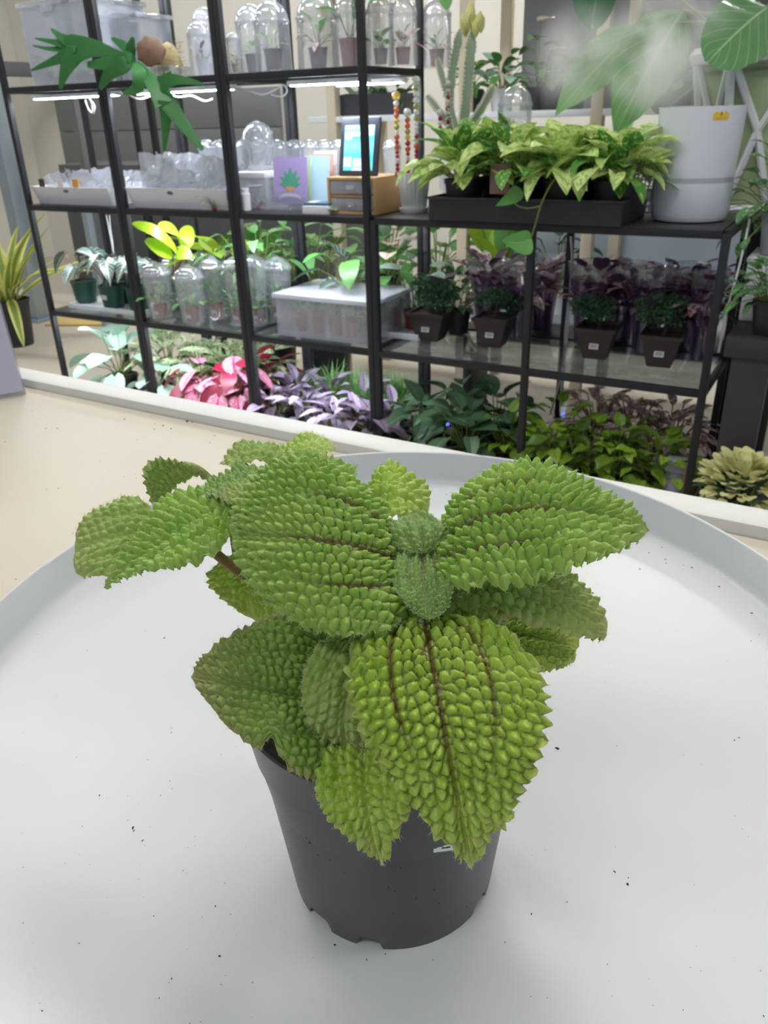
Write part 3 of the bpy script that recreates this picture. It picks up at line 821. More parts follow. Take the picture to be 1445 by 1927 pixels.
def nursery(root, r, h, mat, name='pot', soil=True, rim=0.012, z=0.0, soilmat=None):
    k = 0.78
    MB().lathe([(r * k * 0.9, 0.002), (r * k, 0.0), (r * (k + (1 - k) * .85), h - rim), (r * 1.0, h - rim), (r * 1.03, h), (r * 0.97, h), (r * 0.93, h - rim), (r * k * 0.9, 0.004)],
               (0, 0, z), 20, cap0=True).build(name, mat, root)
    if soil:
        rr = random.Random(int(r * 1e5)); vs = []
        MB().lathe([(r * 0.93, h - rim * 1.0), (r * 0.6, h - rim * 0.8), (0.0005, h - rim * 0.7)], (0, 0, z), 14).build('soil', soilmat or M_soil2, root)

def scatter_leaves(mb, r, centre, rad, n, L, W, flat=0.6):
    """many tiny leaves joined in one mesh"""
    for i in range(n):
        while True:
            p = Vector((r.uniform(-1, 1), r.uniform(-1, 1), r.uniform(-1, 1)))
            if p.length <= 1: break
        c = Vector(centre) + Vector((p.x * rad[0], p.y * rad[1], p.z * rad[2]))
        d = (p * 0.9 + Vector((r.uniform(-1, 1), r.uniform(-1, 1), r.uniform(-.4, 1)))).normalized()
        s = d.cross(Vector((r.uniform(-1, 1), r.uniform(-1, 1), r.uniform(-1, 1))))
        if s.length < 1e-3: continue
        s.normalize(); n_ = s.cross(d); l = L * r.uniform(.6, 1.2); w = W * r.uniform(.7, 1.2)
        mb.add([c, c + d * l * .45 + s * w * .5 + n_ * .1 * w, c + d * l, c + d * l * .45 - s * w * .5 + n_ * .1 * w], [(0, 1, 2, 3)])
    return mb

def strip(mb, pts, widths, hint, thick=0.0015):
    """curved tapering strap with thickness"""
    P = [Vector(p) for p in pts]; n = len(P); hint = Vector(hint); vs, fs = [], []
    for i in range(n):
        t = (P[min(i + 1, n - 1)] - P[max(i - 1, 0)]).normalized()
        s = t.cross(hint); s.normalize(); nn = s.cross(t)
        w = widths[i]
        for (a, b) in ((-1, 0), (-.5, .12), (0, -0.05), (.5, .12), (1, 0)):
            vs.append(P[i] + s * a * w / 2 + nn * (b * w * 0.35 + thick / 2))
        for (a, b) in ((1, 0), (.5, .12), (0, -.05), (-.5, .12), (-1, 0)):
            vs.append(P[i] + s * a * w / 2 + nn * (b * w * 0.35 - thick / 2))
    m = 10
    for i in range(n - 1):
        for k in range(m):
            k2 = (k + 1) % m
            fs.append((i * m + k, i * m + k2, (i + 1) * m + k2, (i + 1) * m + k))
    fs.append(tuple(range(m))[::-1]); fs.append(tuple((n - 1) * m + k for k in range(m)))
    return mb.add(vs, fs)

def smooth_pts(pts, k=6):
    Q = []
    for i in range(len(pts) - 1):
        p0, p1, p2, p3 = [np.array(pts[j], float) for j in (max(i - 1, 0), i, i + 1, min(i + 2, len(pts) - 1))]
        for s in np.linspace(0, 1, k, endpoint=False):
            Q.append(0.5 * ((2 * p1) + (-p0 + p2) * s + (2 * p0 - 5 * p1 + 4 * p2 - p3) * s * s + (-p0 + 3 * p1 - 3 * p2 + p3) * s ** 3))
    Q.append(np.array(pts[-1], float))
    return np.array(Q)

def span_leaf(name, parent, mid, w_l, w_r, mat, um=0.4, p=0.55, q=None, nu=16, nv=8, arch=0.0, waves=0.0, heart=0.0):
    """one broad leaf from its midrib points and its two margin offsets (vectors)"""
    MP = np.array(mid, float); u = np.linspace(0.01, 0.995, nu + 1); v = np.linspace(-1, 1, nv + 1)
    q = q if q is not None else p * (1 - um) / um; pk = p / (p + q)
    Pm = lagr(MP, u); T = np.gradient(Pm, axis=0); T /= np.linalg.norm(T, axis=1, keepdims=True)
    w = u ** p * (1 - u) ** q / (pk ** p * (1 - pk) ** q)
    EL, ER = np.array(w_l, float), np.array(w_r, float)
    nrm = np.cross(T, np.broadcast_to(ER - EL, T.shape)); nrm /= np.linalg.norm(nrm, axis=1, keepdims=True)
    if nrm[nu // 2] @ (CAM - MP[0]) < 0: nrm = -nrm
    vs, uv, fs = [], [], []
    Ln = np.linalg.norm(MP[-1] - MP[0])
    for i in range(nu + 1):
        for j in range(nv + 1):
            E = EL if v[j] < 0 else ER
            pp = Pm[i] + E * w[i] * abs(v[j]) + nrm[i] * (arch * abs(v[j]) * (1 - abs(v[j]) * .6) * w[i] + waves * math.sin(u[i] * 26 - 3 * abs(v[j])) * abs(v[j]))
            pp = pp - T[0] * heart * Ln * abs(v[j]) ** 1.5 * (1 - u[i]) ** 3
            vs.append(tuple(pp)); uv.append((0.5 + v[j] / 2, u[i]))
    for i in range(nu):
        for j in range(nv):
            a = i * (nv + 1) + j; fs.append((a, a + 1, a + nv + 2, a + nv + 1))
    inv = parent.matrix_basis.inverted() if parent is not None else Matrix()
    mb = MB().add([tuple(inv @ Vector(x)) for x in vs], fs)
    return link(name, mb.mesh(name, mat, True, uv), parent)

def plc(cx, cy, w, ytop, Y, zs):
    """x position, radius and height of a standing thing from its picture width and top at depth Y"""
    p = ony(cx, cy, Y); d = float((p - CAM) @ FW)
    return float(p[0]), w / 2 * d / FPX, float(ony(cx, ytop, Y)[2] - zs)

# ---- leaf materials
G = {}
G['pothos'] = leaf_mat('pothos_leaf', lin(132, 184, 84), lin(170, 208, 110), blotch=lin(218, 230, 156), blotch_amt=0.7, transl=.3)
G['pothos2'] = leaf_mat('pothos_leaf_deep', lin(60, 122, 60), lin(100, 160, 72), blotch=lin(190, 214, 128), blotch_amt=-0.2, transl=.25)
G['neon'] = leaf_mat('neon_leaf', lin(160, 204, 44), lin(190, 222, 60), transl=.35)
G['alocasia'] = leaf_mat('alocasia_leaf', lin(40, 66, 58), lin(56, 84, 70), vein=lin(206, 222, 214), vein_w=.07, side_veins=.22, rough=.3, transl=.05)
G['silver'] = leaf_mat('silver_green_leaf', lin(148, 186, 164), lin(190, 218, 200), rough=.5, transl=.15)
G['varieg'] = leaf_mat('variegated_leaf', lin(92, 136, 64), lin(120, 160, 84), blotch=lin(216, 226, 190), blotch_amt=.8, transl=.2)
G['pink'] = leaf_mat('pink_caladium_leaf', lin(236, 140, 184), lin(246, 176, 208), vein=lin(206, 50, 100), vein_w=.06, edge=lin(88, 104, 66), edge_at=.86, side_veins=.10, transl=.25, blotch=lin(246, 206, 220), blotch_amt=0)
G['crimson'] = leaf_mat('crimson_leaf', lin(120, 20, 50), lin(170, 34, 74), edge=lin(60, 60, 44), edge_at=.84, transl=.2)
G['shield'] = leaf_mat('purple_shield_leaf', lin(172, 152, 188), lin(202, 186, 212), vein=lin(70, 50, 70), vein_w=.05, side_veins=.28, edge=lin(92, 84, 86), edge_at=.9, rough=.32, transl=.08)
G['shield2'] = leaf_mat('dark_shield_leaf', lin(96, 86, 98), lin(146, 130, 154), vein=lin(54, 38, 50), vein_w=.06, side_veins=.3, rough=.32, transl=.08)
G['dark'] = leaf_mat('dark_green_leaf', lin(58, 92, 66), lin(92, 128, 92), vein=lin(120, 156, 116), vein_w=.03, rough=.4, transl=.1)
G['ficus'] = leaf_mat('green_leaf', lin(64, 124, 56), lin(100, 158, 78), transl=.2)
G['fernleaf'] = leaf_mat('fresh_green_leaf', lin(96, 164, 96), lin(140, 196, 120), transl=.3)
G['coleus'] = leaf_mat('lime_coleus_leaf', lin(108, 146, 40), lin(146, 178, 60), vein=lin(84, 112, 34), vein_w=.03, transl=.25)
G['coleus2'] = leaf_mat('olive_coleus_leaf', lin(72, 104, 36), lin(104, 136, 46), transl=.2)
G['burg'] = leaf_mat('burgundy_leaf', lin(140, 52, 96), lin(176, 84, 128), blotch=lin(226, 214, 206), blotch_amt=.7, transl=.15)
G['plum'] = leaf_mat('plum_leaf', lin(66, 42, 72), lin(96, 58, 96), rough=.4, transl=.1)
G['sans'] = leaf_mat('striped_strap_leaf', lin(122, 146, 62), lin(140, 160, 78), edge=lin(214, 214, 128), edge_at=.45, transl=.2)
G['cream'] = leaf_mat('cream_petal', lin(232, 226, 160), lin(240, 238, 200), blotch=lin(196, 206, 90), blotch_amt=-.2, transl=.3)
G['monstera'] = leaf_mat('big_glossy_leaf', lin(84, 128, 84), lin(104, 146, 100), vein=lin(150, 184, 140), vein_w=.02, side_veins=.03, rough=.22, transl=.1)
G['deep'] = leaf_mat('deep_green_glossy_leaf', lin(34, 84, 54), lin(48, 102, 64), vein=lin(80, 130, 90), vein_w=.02, rough=.25, transl=.08)
G['anth'] = leaf_mat('long_velvet_leaf', lin(84, 146, 70), lin(108, 166, 84), vein=lin(150, 190, 126), vein_w=.025, side_veins=.06, transl=.2)
G['stag'] = leaf_mat('staghorn_frond', lin(48, 112, 62), lin(72, 138, 70), rough=.4, transl=.15)
G['ivy'] = leaf_mat('ivy_leaf', lin(56, 110, 62), lin(96, 146, 88), blotch=lin(180, 200, 160), blotch_amt=-.4, transl=.2)
G['bonsai'] = simple('bonsai_foliage', lin(44, 84, 60), lin(72, 112, 76), 0.5, 30.0)
G['grass'] = simple('grass_foliage', lin(110, 170, 90), lin(150, 200, 118), 0.5, 20.0)

B = lambda key, g, **kw: blade(key, G[g], **kw)
heart_p = [B('leaf_pothos', 'pothos', W=.68, um=.36, p=.5, droop=.25, heart=.12), B('leaf_pothos_b', 'pothos', W=.64, um=.38, p=.5, droop=.45, heart=.1, fold=.3), B('leaf_pothos_c', 'pothos2', W=.6, um=.36, p=.5, droop=.3, heart=.12)]
neon = [B('leaf_neon', 'neon', W=.6, um=.4, p=.5, droop=.3)]
aloc = [B('leaf_alocasia', 'alocasia', W=.5, um=.3, p=.5, droop=.35, heart=.2, fold=.2)]
silver = [B('leaf_silver', 'silver', W=.78, um=.42, p=.5, droop=.3, heart=.15)]
varieg = [B('leaf_variegated', 'varieg', W=.4, um=.42, p=.6, droop=.4)]
pink = [B('leaf_caladium', 'pink', W=.74, um=.38, p=.5, droop=.3, heart=.18)]
crim = [B('leaf_caladium_dark', 'crimson', W=.66, um=.38, p=.5, droop=.35, heart=.15)]
shield = [B('leaf_shield', 'shield', W=.46, um=.42, p=.6, droop=.3, fold=.2), B('leaf_shield_b', 'shield', W=.5, um=.42, p=.6, droop=.5, fold=.25), B('leaf_shield_c', 'shield2', W=.48, um=.42, p=.6, droop=.45, fold=.2)]
shield_d = [B('leaf_shield_d', 'shield2', W=.5, um=.42, p=.6, droop=.5), B('leaf_shield_e', 'shield', W=.5, um=.42, p=.6, droop=.4)]
darkl = [B('leaf_dark', 'dark', W=.72, um=.42, p=.5, droop=.35, heart=.1), B('leaf_dark_b', 'dark', W=.66, um=.42, p=.5, droop=.55, fold=.25)]
ficus = [B('leaf_green', 'ficus', W=.5, um=.42, p=.6, droop=.35), B('leaf_green_b', 'ficus', W=.56, um=.4, p=.5, droop=.5)]
fresh = [B('leaf_fresh', 'fernleaf', W=.4, um=.4, p=.6, droop=.4)]
coleus = [B('leaf_coleus', 'coleus', W=.74, um=.42, p=.5, droop=.4, wave=.08), B('leaf_coleus_b', 'coleus', W=.7, um=.42, p=.5, droop=.6, wave=.1), B('leaf_coleus_c', 'coleus2', W=.7, um=.42, p=.5, droop=.5, wave=.08)]
burg = [B('leaf_burgundy', 'burg', W=.46, um=.42, p=.6, droop=.4), B('leaf_burgundy_b', 'burg', W=.52, um=.42, p=.6, droop=.55, wave=.08)]
plum = [B('leaf_plum', 'plum', W=.6, um=.42, p=.55, droop=.4, wave=.06)]
cream = [B('petal_cream', 'cream', W=.72, um=.55, p=.5, droop=.3)]
ivy = [B('leaf_ivy', 'ivy', W=.8, um=.36, p=.5, droop=.3, heart=.15), B('leaf_ivy_b', 'ivy', W=.74, um=.36, p=.5, droop=.5, heart=.15)]
# ================================================================== TOP SHELF
def bin_clear(name, label, x0, x1, y0, y1, z0, h, mat, lid=True, lidmat=None, cat='container', group=None):
    t = thing(name, label, cat, ((x0 + x1) / 2, (y0 + y1) / 2, z0), group=group)
    w, d = x1 - x0, y1 - y0; k = 0.003
    MB().box((0, -d / 2, h / 2), (w, k, h)).build('wall_panel', mat, t, smooth=False)
    MB().box((0, d / 2, h / 2), (w, k, h)).build('wall_panel', mat, t, smooth=False)
    MB().box((-w / 2, 0, h / 2), (k, d - 2 * k, h)).build('wall_panel', mat, t, smooth=False)
    MB().box((w / 2, 0, h / 2), (k, d - 2 * k, h)).build('wall_panel', mat, t, smooth=False)
    MB().box((0, 0, 0.002), (w - 2 * k, d - 2 * k, k)).build('base', mat, t, smooth=False)
    if lid:
        l = MB().box((0, 0, h + 0.008), (w + 0.02, d + 0.02, 0.016), bevel=0.005).build('lid', lidmat or mat, t)
    return t
zt = Z_TOP
xa = ony(66, 150, .06)[0]; xb = xa + 0.33
hb = float(ony(100, 10, .06)[2]) - zt
b1 = bin_clear('storage_bin', 'foggy clear storage bin on the top shelf at far left', xa, xb, .05, .31, zt, hb, M_fog, True, M_clear)
MB().box((-.02, -.137, hb - .006), (.06, .008, .026), bevel=.003).build('latch', M_clear, b1)
r = random.Random(31)
for i in range(9):
    t = MB(); x = -0.16 + 0.037 * i
    rr = r.uniform(.028, .04)
    t.lathe([(rr * 1.1, 0), (rr, .02), (rr * .6, .034), (0.001, .04)], (x, r.uniform(-.08, .06), .004), 10)
    t.build('soil_mound', M_soil2, b1)
for i in range(26):
    a = r.uniform(0, 6.28)
    M = Matrix.Translation((r.uniform(-.17, .17), r.uniform(-.09, .09), .03)) @ frame_z((math.cos(a) * .4, math.sin(a) * .4, 1)).to_4x4() @ Matrix.Scale(r.uniform(.05, .12), 4)
    link('leaf', fresh[0] if i % 2 else varieg[0], b1, M)
x2, r2, h2 = plc(275, 90, 54, 37, .22, zt)
b2 = bin_clear('storage_bin', 'small clear box behind the staghorn fern moss', x2 - r2, x2 + r2, .14, .30, zt, h2, M_clear, True, M_clear)
for i in range(8):
    M = Matrix.Translation((r.uniform(-.03, .03), r.uniform(-.04, .04), .01)) @ frame_z((r.uniform(-.5, .5), r.uniform(-.5, .5), 1)).to_4x4() @ Matrix.Scale(r.uniform(.06, .1), 4)
    link('leaf', varieg[0], b2, M)

# cloches (clear bell covers) with a potted plant inside each
def cloche(label, cx, cy, w, ytop, Y, zs, style='tall', mat=None, plantkind=None, group='clear plastic cloches on the top shelf', potm=None, seed=0, hcap=None):
    x, rad, h = plc(cx, cy, w, ytop, Y, zs)
    if hcap: h = min(h, hcap)
    t = thing('plant_cloche', label, 'cloche', (x, Y, zs), group=group)
    m = mat or M_clear
    if style == 'tall':      # bell with a shoulder ring
        hs = h - rad * 1.05
        body = [(rad * 1.0, 0.0), (rad * 1.0, 0.004), (rad * .985, 0.008), (rad * .94, hs), (rad * .975, hs + .004), (rad * .94, hs + .009)]
        cap = [(rad * .94, hs + .009)] + [(rad * .92 * math.cos(a), hs + .009 + (h - hs - .009) * math.sin(a)) for a in np.linspace(0.12, 1.52, 9)] + [(0.0008, h)]
        MB().lathe(body, seg=28).build('cup', m, t)
        MB().lathe(cap, seg=28).build('dome', m, t)
        MB().lathe([(rad * .955, hs - .001), (rad * .985, hs + .004), (rad * .955, hs + .009)], seg=28).build('shoulder_ring', M_fog, t)
    else:                    # cup with a ridged domed lid
        hs = h - rad * 0.75
        MB().lathe([(rad * .70, 0.002), (rad * .72, 0.0), (rad * .93, hs), (rad * .96, hs)], seg=28).build('cup', m, t)
        lid = [(rad * .97, hs - .006), (rad * 1.02, hs - .004), (rad * 1.02, hs + .004), (rad * .93, hs + .007)] + [(rad * .9 * math.cos(a), hs + .007 + (h - hs - .012) * math.sin(a)) for a in np.linspace(.1, 1.25, 7)] + [(rad * .22, h - .007), (rad * .20, h), (rad * .05, h)]
        wv = lambda a, z: 1 + (.018 * math.sin(a * 9) if z > hs + .012 else 0)
        MB().lathe(lid, seg=36, wob=wv).build('dome_lid', m, t)
        MB().lathe([(rad * .985, hs - .005), (rad * 1.03, hs), (rad * .985, hs + .005)], seg=28).build('lid_rim', M_fog, t)
    pr = rad * .52; ph = min(rad * 1.0, h * .3)
    if plantkind:
        nursery(t, pr, ph, potm or M_terra, rim=.006, z=0.004)
        ms, n, Ls, es = plantkind
        rosette(t, ms, n, z0=ph, r0=pr * .4, stalk=(h * .10, h * .26), L=(Ls * .7, Ls * 1.15), el=es, tilt=20, seed=seed, stem=M_stemg, stem_r=.0009)
    return t
PK_small = lambda ms, L=.035, n=9: (ms, n, L, (85, 25))
T0 = ' on the top shelf'
cloche('clear bell cloche with bare twig behind left of the second post' + T0, 378, 90, 50, 38, .08, zt, 'tall', M_fog, PK_small(plum, .03, 4), seed=1, potm=M_card)
cloche('taller clear bell cloche half hidden by the second post' + T0, 388, 80, 44, 12, .24, zt, 'tall', M_clear, PK_small(ficus, .03, 4), seed=2)
cloche('small narrow cloche with moss right beside the second post' + T0, 441, 100, 28, 60, .06, zt, 'tall', M_clear, PK_small(varieg, .02, 8), seed=3, potm=M_moss)
cloche('clear cloche with dark labelled pot' + T0, 474, 70, 62, 6, .14, zt, 'tall', M_clear, PK_small(ficus, .03, 5), seed=4, potm=M_brown_pot)
cloche('large clear cloche with brown soil pot, left of the thick rear post', 512, 70, 70, 0, .05, zt, 'tall', M_clear, PK_small(fresh, .03, 5), seed=5, potm=M_brown_pot)
c6 = cloche('wide clear cloche with a pink stemmed seedling' + T0, 597, 70, 80, -12, .08, zt, 'tall', M_clear, None, seed=6)
nursery(c6, .028, .055, M_brown_pot, rim=.006)
rosette(c6, burg + fresh, 12, z0=.055, r0=.012, stalk=(.03, .07), L=(.03, .05), el=(80, 20), seed=8, stem=M_stemr)
c7 = cloche('clear cloche with tall dark green leaves beside the tablet post' + T0, 660, 70, 66, -12, .07, zt, 'tall', M_clear, None, seed=7)
nursery(c7, .034, .07, M_terra, rim=.006)
rosette(c7, ficus, 10, z0=.07, r0=.012, stalk=(.05, .13), L=(.06, .085), el=(88, 55), seed=9, stem=M_stemg)
cloche('clear cloche with small dark pot right of the tablet post' + T0, 716, 70, 52, -10, .10, zt, 'tall', M_clear, PK_small(ficus, .04, 7), seed=10, potm=M_brown_pot)
cloche('clear cloche with reddish seedling at the shelf end' + T0, 758, 70, 56, -5, .17, zt, 'tall', M_clear, PK_small(burg, .04, 9), seed=11, potm=M_terra)
cloche('clear cloche behind the rear end post' + T0, 822, 70, 56, -4, .38, zt, 'tall', M_clear, PK_small(burg + fresh, .04, 9), seed=12, potm=M_terra)

# staghorn fern
sp = ony(256, 112, -.02)
stag = thing('staghorn_fern', 'staghorn fern with forked green fronds hanging off the top shelf', 'plant', (sp[0], .06, zt))
xm, rm, hm = plc(318, 110, 50, 78, .10, zt)
bx = xm - stag.location.x
MB().box((bx, .04, .018), (rm * 2, .10, .034), bevel=.004).build('clear_tray', M_clear, stag)
mbm = MB(); rr = random.Random(8)
mbm.lathe([(rm * .9, .012), (rm * 1.0, .03), (rm * .85, .06), (rm * .5, hm * .9), (0.001, hm)], (bx, .04, 0), 14, wob=lambda a, z: 1 + .1 * math.sin(a * 5 + z * 80))
mbm.build('moss_ball', M_moss, stag)
mb = MB()
for i in range(160):
    a = rr.uniform(0, 6.28); z = rr.uniform(.03, hm); q = rm * rr.uniform(.75, 1.0)
    c = Vector((bx + q * math.cos(a), .04 + q * math.sin(a), z)); d = Vector((math.cos(a) + rr.uniform(-.6, .6), math.sin(a) + rr.uniform(-.6, .6), rr.uniform(-.3, 1))).normalized() * rr.uniform(.01, .028)
    s = Vector((0, 0, .0008)); mb.add([c - s, c + s, c + d], [(0, 1, 2)])
o = mb.build('moss_fibres', M_moss, stag); o['kind'] = 'stuff'
M_shieldf = simple('brown_shield_frond', lin(120, 70, 58), lin(92, 84, 60), .6, 30.0, .3)
sf = ony(283, 95, .0)
MB().lathe([(0.001, .012), (.03, .008), (.044, 0.0), (.046, -.008), (.03, -.004), (.001, .002)], (0, 0, 0), 18, wob=lambda a, z: 1 + .08 * math.sin(a * 7)).build('shield_frond', M_shieldf, stag, loc=(sf[0] - stag.location.x, sf[1] - stag.location.y, sf[2] - zt)).rotation_euler = (1.2, .2, .5)
def frond(lobes, name='frond'):
    mb = MB()
    for pts, ws in lobes:
        P = smooth_pts([ony(x, y, yy) for x, y, yy in pts], 8)
        W = np.interp(np.linspace(0, 1, len(P)), np.linspace(0, 1, len(ws)), ws)
        hint = (CAM - P[len(P) // 2]); hint = hint / np.linalg.norm(hint)
        strip(mb, P, [w * .0021 for w in W], hint + np.array([0, 0, .12]), .002)
    mb.build(name, G['stag'], stag, world=True)
frond([([(256, 114, -.02), (215, 100, -.04), (170, 90, -.07), (140, 92, -.09), (126, 95, -.10)], (4, 13, 27, 40, 32)),
       ([(146, 86, -.085), (118, 72, -.10), (96, 54, -.11)], (24, 14, 2)), ([(138, 86, -.085), (100, 79, -.11), (66, 72, -.12)], (18, 8, 2)),
       ([(134, 92, -.09), (95, 92, -.11), (62, 86, -.12)], (12, 6, 2)), ([(140, 98, -.09), (105, 113, -.11), (58, 133, -.12)], (26, 13, 2)),
       ([(142, 98, -.09), (124, 130, -.11), (113, 168, -.12)], (30, 18, 3))])
frond([([(258, 116, -.02), (276, 140, -.05), (296, 168, -.07), (312, 196, -.08)], (5, 16, 28, 34)),
       ([(300, 160, -.07), (330, 150, -.09), (382, 158, -.10)], (24, 15, 2)), ([(310, 150, -.07), (318, 140, -.08), (316, 132, -.08)], (14, 10, 3)),
       ([(312, 190, -.08), (312, 235, -.08), (309, 285, -.08)], (24, 14, 3)), ([(318, 195, -.08), (345, 235, -.08), (382, 282, -.08)], (26, 18, 6))])
frond([([(255, 112, -.02), (240, 108, -.05), (215, 118, -.06), (165, 122, -.07)], (6, 16, 22, 8))])
frond([([(252, 116, -.03), (232, 122, -.06), (205, 140, -.07), (188, 168, -.07)], (5, 24, 18, 4))])
frond([([(254, 118, -.04), (262, 138, -.07), (258, 165, -.08), (232, 176, -.08)], (5, 22, 18, 3))])
frond([([(250, 108, -.02), (246, 92, -.03), (250, 70, -.03)], (8, 16, 4)), ([(246, 100, -.02), (230, 84, -.03), (210, 72, -.04)], (12, 14, 3))])

# ================================================================== MIDDLE SHELF
zm = Z_MID
def open_tray(label, x0, x1, y0, y1, h, notch=True):
    t = thing('card_tray', label, 'box', ((x0 + x1) / 2, (y0 + y1) / 2, zm), group='white card trays of packets')
    w, d = x1 - x0, y1 - y0; k = .003; f = .02
    def wall(p0, p1, name='side'):
        a, b = Vector(p0), Vector(p1); n = (b - a).normalized(); out = Vector((n.y, -n.x, 0))
        g = MB(); vs = []
        for (q, zz, o) in ((a, 0, 0), (b, 0, 0), (b + n * f * .6, h, f), (a - n * f * .6, h, f)):
            vs.append(q + out * o + Vector((0, 0, zz)))
        vs += [v - out * k for v in vs]
        g.add(vs, [(0, 1, 2, 3), (7, 6, 5, 4), (0, 4, 5, 1), (1, 5, 6, 2), (2, 6, 7, 3), (3, 7, 4, 0)])
        return g.build(name, M_card, t, smooth=False)
    fr = wall((-w / 2, -d / 2, 0), (w / 2, -d / 2, 0), 'front')
    wall((w / 2, -d / 2, 0), (w / 2, d / 2, 0)); wall((w / 2, d / 2, 0), (-w / 2, d / 2, 0)); wall((-w / 2, d / 2, 0), (-w / 2, -d / 2, 0))
    MB().box((0, 0, .002), (w, d, .003)).build('base', M_card, t, smooth=False)
    if notch:
        MB().lathe([(.0005, 0), (.014, 0)], (0, 0, 0), 20, sy=.45).build('finger_hole', M_ink2, fr, loc=(-.02, -d / 2 - f * .82, h * .78)).rotation_euler = (math.pi / 2 + .35, 0, 0)
    return t
x0 = ony(72, 380, .02)[0]; x1 = ony(215, 385, .02)[0]
open_tray('white card tray of small packets at the left end of the middle shelf', x0, x1 - .02, .03, .27, .062)
x2_ = ony(246, 395, .0)[0]; x3_ = ony(436, 400, .0)[0]
open_tray('longer white card tray heaped with clear bags beside the second post', x2_, x3_ - .03, .02, .175, .066)

# pouches
def pouch_mesh(seed, w, h, d):
    r = random.Random(seed); nu, nv = 6, 8; vs, fs = [], []
    g = [[r.uniform(-1, 1) for _ in range(nu + 1)] for _ in range(nv + 1)]
    for side in (1, -1):
        for j in range(nv + 1):
            for i in range(nu + 1):
                a, b = i / nu * 2 - 1, j / nv
                bul = (1 - a * a) * (1 - b) ** .6 * min(1, b * 6 + .3)
                vs.append((a * w / 2 * (1 + .1 * g[j][i] * (b > .6)), side * (d / 2 * bul + .003 * g[j][i] * side * (0 < i < nu)), b * h * (1 + .05 * g[j][i] * (j == nv))))
    m = (nu + 1) * (nv + 1)
    for s in (0, 1):
        for j in range(nv):
            for i in range(nu):
                a = s * m + j * (nu + 1) + i; q = (a, a + 1, a + nu + 2, a + nu + 1)
                fs.append(q if s else q[::-1])
    return MB().add(vs, fs)
POU = [pouch_mesh(s, .075, .11, .03).mesh('pouch', M_bag, False) for s in (1, 2, 3)]
M_kraft = simple('kraft_content', lin(170, 130, 70), lin(120, 90, 60), .8, 60.0)
CONT = [MB().lathe([(.001, .004), (.022, .006), (.026, .02), (.018, .036), (.001, .042)], seg=10, sy=.45, wob=lambda a, z: 1 + .15 * math.sin(3 * a + z * 200)).mesh('contents', m) for m in (M_moss, M_kraft, M_soil2, G['grass'])]
ORD = ['first', 'second', 'third', 'fourth', 'fifth', 'sixth', 'seventh', 'eighth', 'ninth', 'tenth', 'eleventh', 'twelfth', 'thirteenth', 'fourteenth', 'fifteenth', 'sixteenth', 'seventeenth', 'eighteenth']
def pouches(n, xr, yr, z, group, where, seed, s=(.8, 1.15)):
    r = random.Random(seed)
    cols = ['pale moss', 'brown bark', 'dark soil', 'green sprig']
    for i in range(n):
        sc = r.uniform(*s); k = r.randrange(4); f = (i + .5) / n
        x = xr[0] + (xr[1] - xr[0]) * f + r.uniform(-.01, .01); y = yr[i % 2] + r.uniform(-.02, .02)
        t = thing('clear_pouch', 'clear pouch of %s, %s from the left in the %s' % (cols[k], ORD[i], where), 'bag', (x, y, z), r.uniform(-.5, .5), group=group)
        t.rotation_euler = (r.uniform(-.25, .25), r.uniform(-.2, .2), r.uniform(-.5, .5)); t.scale = (sc, sc, sc)
        link('film', POU[i % 3], t); link('contents', CONT[k], t)
pouches(12, (x0 + .02, x1 - .05), (.08, .20), zm + .006, 'pouches in the left card tray', 'left white card tray', 3, (.85, 1.1))
pouches(18, (x2_ + .03, x3_ - .07), (.065, .13), zm + .006, 'bags in the longer card tray', 'longer white card tray', 4, (1.05, 1.5))
# little picture cards in the left tray
for i, (px, c, nm) in enumerate(((78, lin(70, 50, 44), 'brown'), (112, lin(214, 206, 206), 'pale'), (141, lin(210, 150, 60), 'orange'))):
    p = ony(px, 350, .012)
    o = MB().box((0, 0, .022), (.03, .0012, .044)).build('seed_packet', simple('packet_' + nm, c, None, .6), smooth=False, loc=(p[0], p[1] + .004, zm + .045))
    tag(o, 'small %s seed packet at the front of the left card tray' % nm, 'packet')

# knotted white bag on a small white box
x, rad, h = plc(478, 300, 64, 256, .10, zm)
o = MB().lathe([(.004, 0), (rad * .8, .004), (rad * .96, .03), (rad, .06), (rad * .97, .09), (rad * .85, .115), (rad * .6, .132), (rad * .3, .142), (.003, .146)], seg=18, wob=lambda a, z: 1 + .07 * math.sin(5 * a + z * 90) + .05 * math.sin(11 * a - z * 60)).build('tied_bag', M_bag, loc=(x, .13, zm + .118))
tag(o, 'puffy translucent bag resting on the white lidded box', 'bag')
t = thing('lidded_box', 'small white lidded box under the puffy bag', 'box', (x + .01, .12, zm))
MB().box((0, 0, .048), (.115, .12, .096), bevel=.004).build('body', M_fog, t)
MB().box((0, 0, .106), (.123, .128, .020), bevel=.004).build('lid', M_card, t)
p = onz(462, 400, zm)
t = thing('white_bottle', 'small white bottle beside the third post', 'bottle', (ony(464, 390, .035)[0], .035, zm))
MB().lathe([(.012, 0), (.0155, .002), (.0155, .052), (.012, .056), (.0105, .058)], seg=16, cap0=True).build('body', M_white, t)
MB().lathe([(.0125, .056), (.0125, .068), (.001, .069)], seg=16).build('cap', M_white, t)

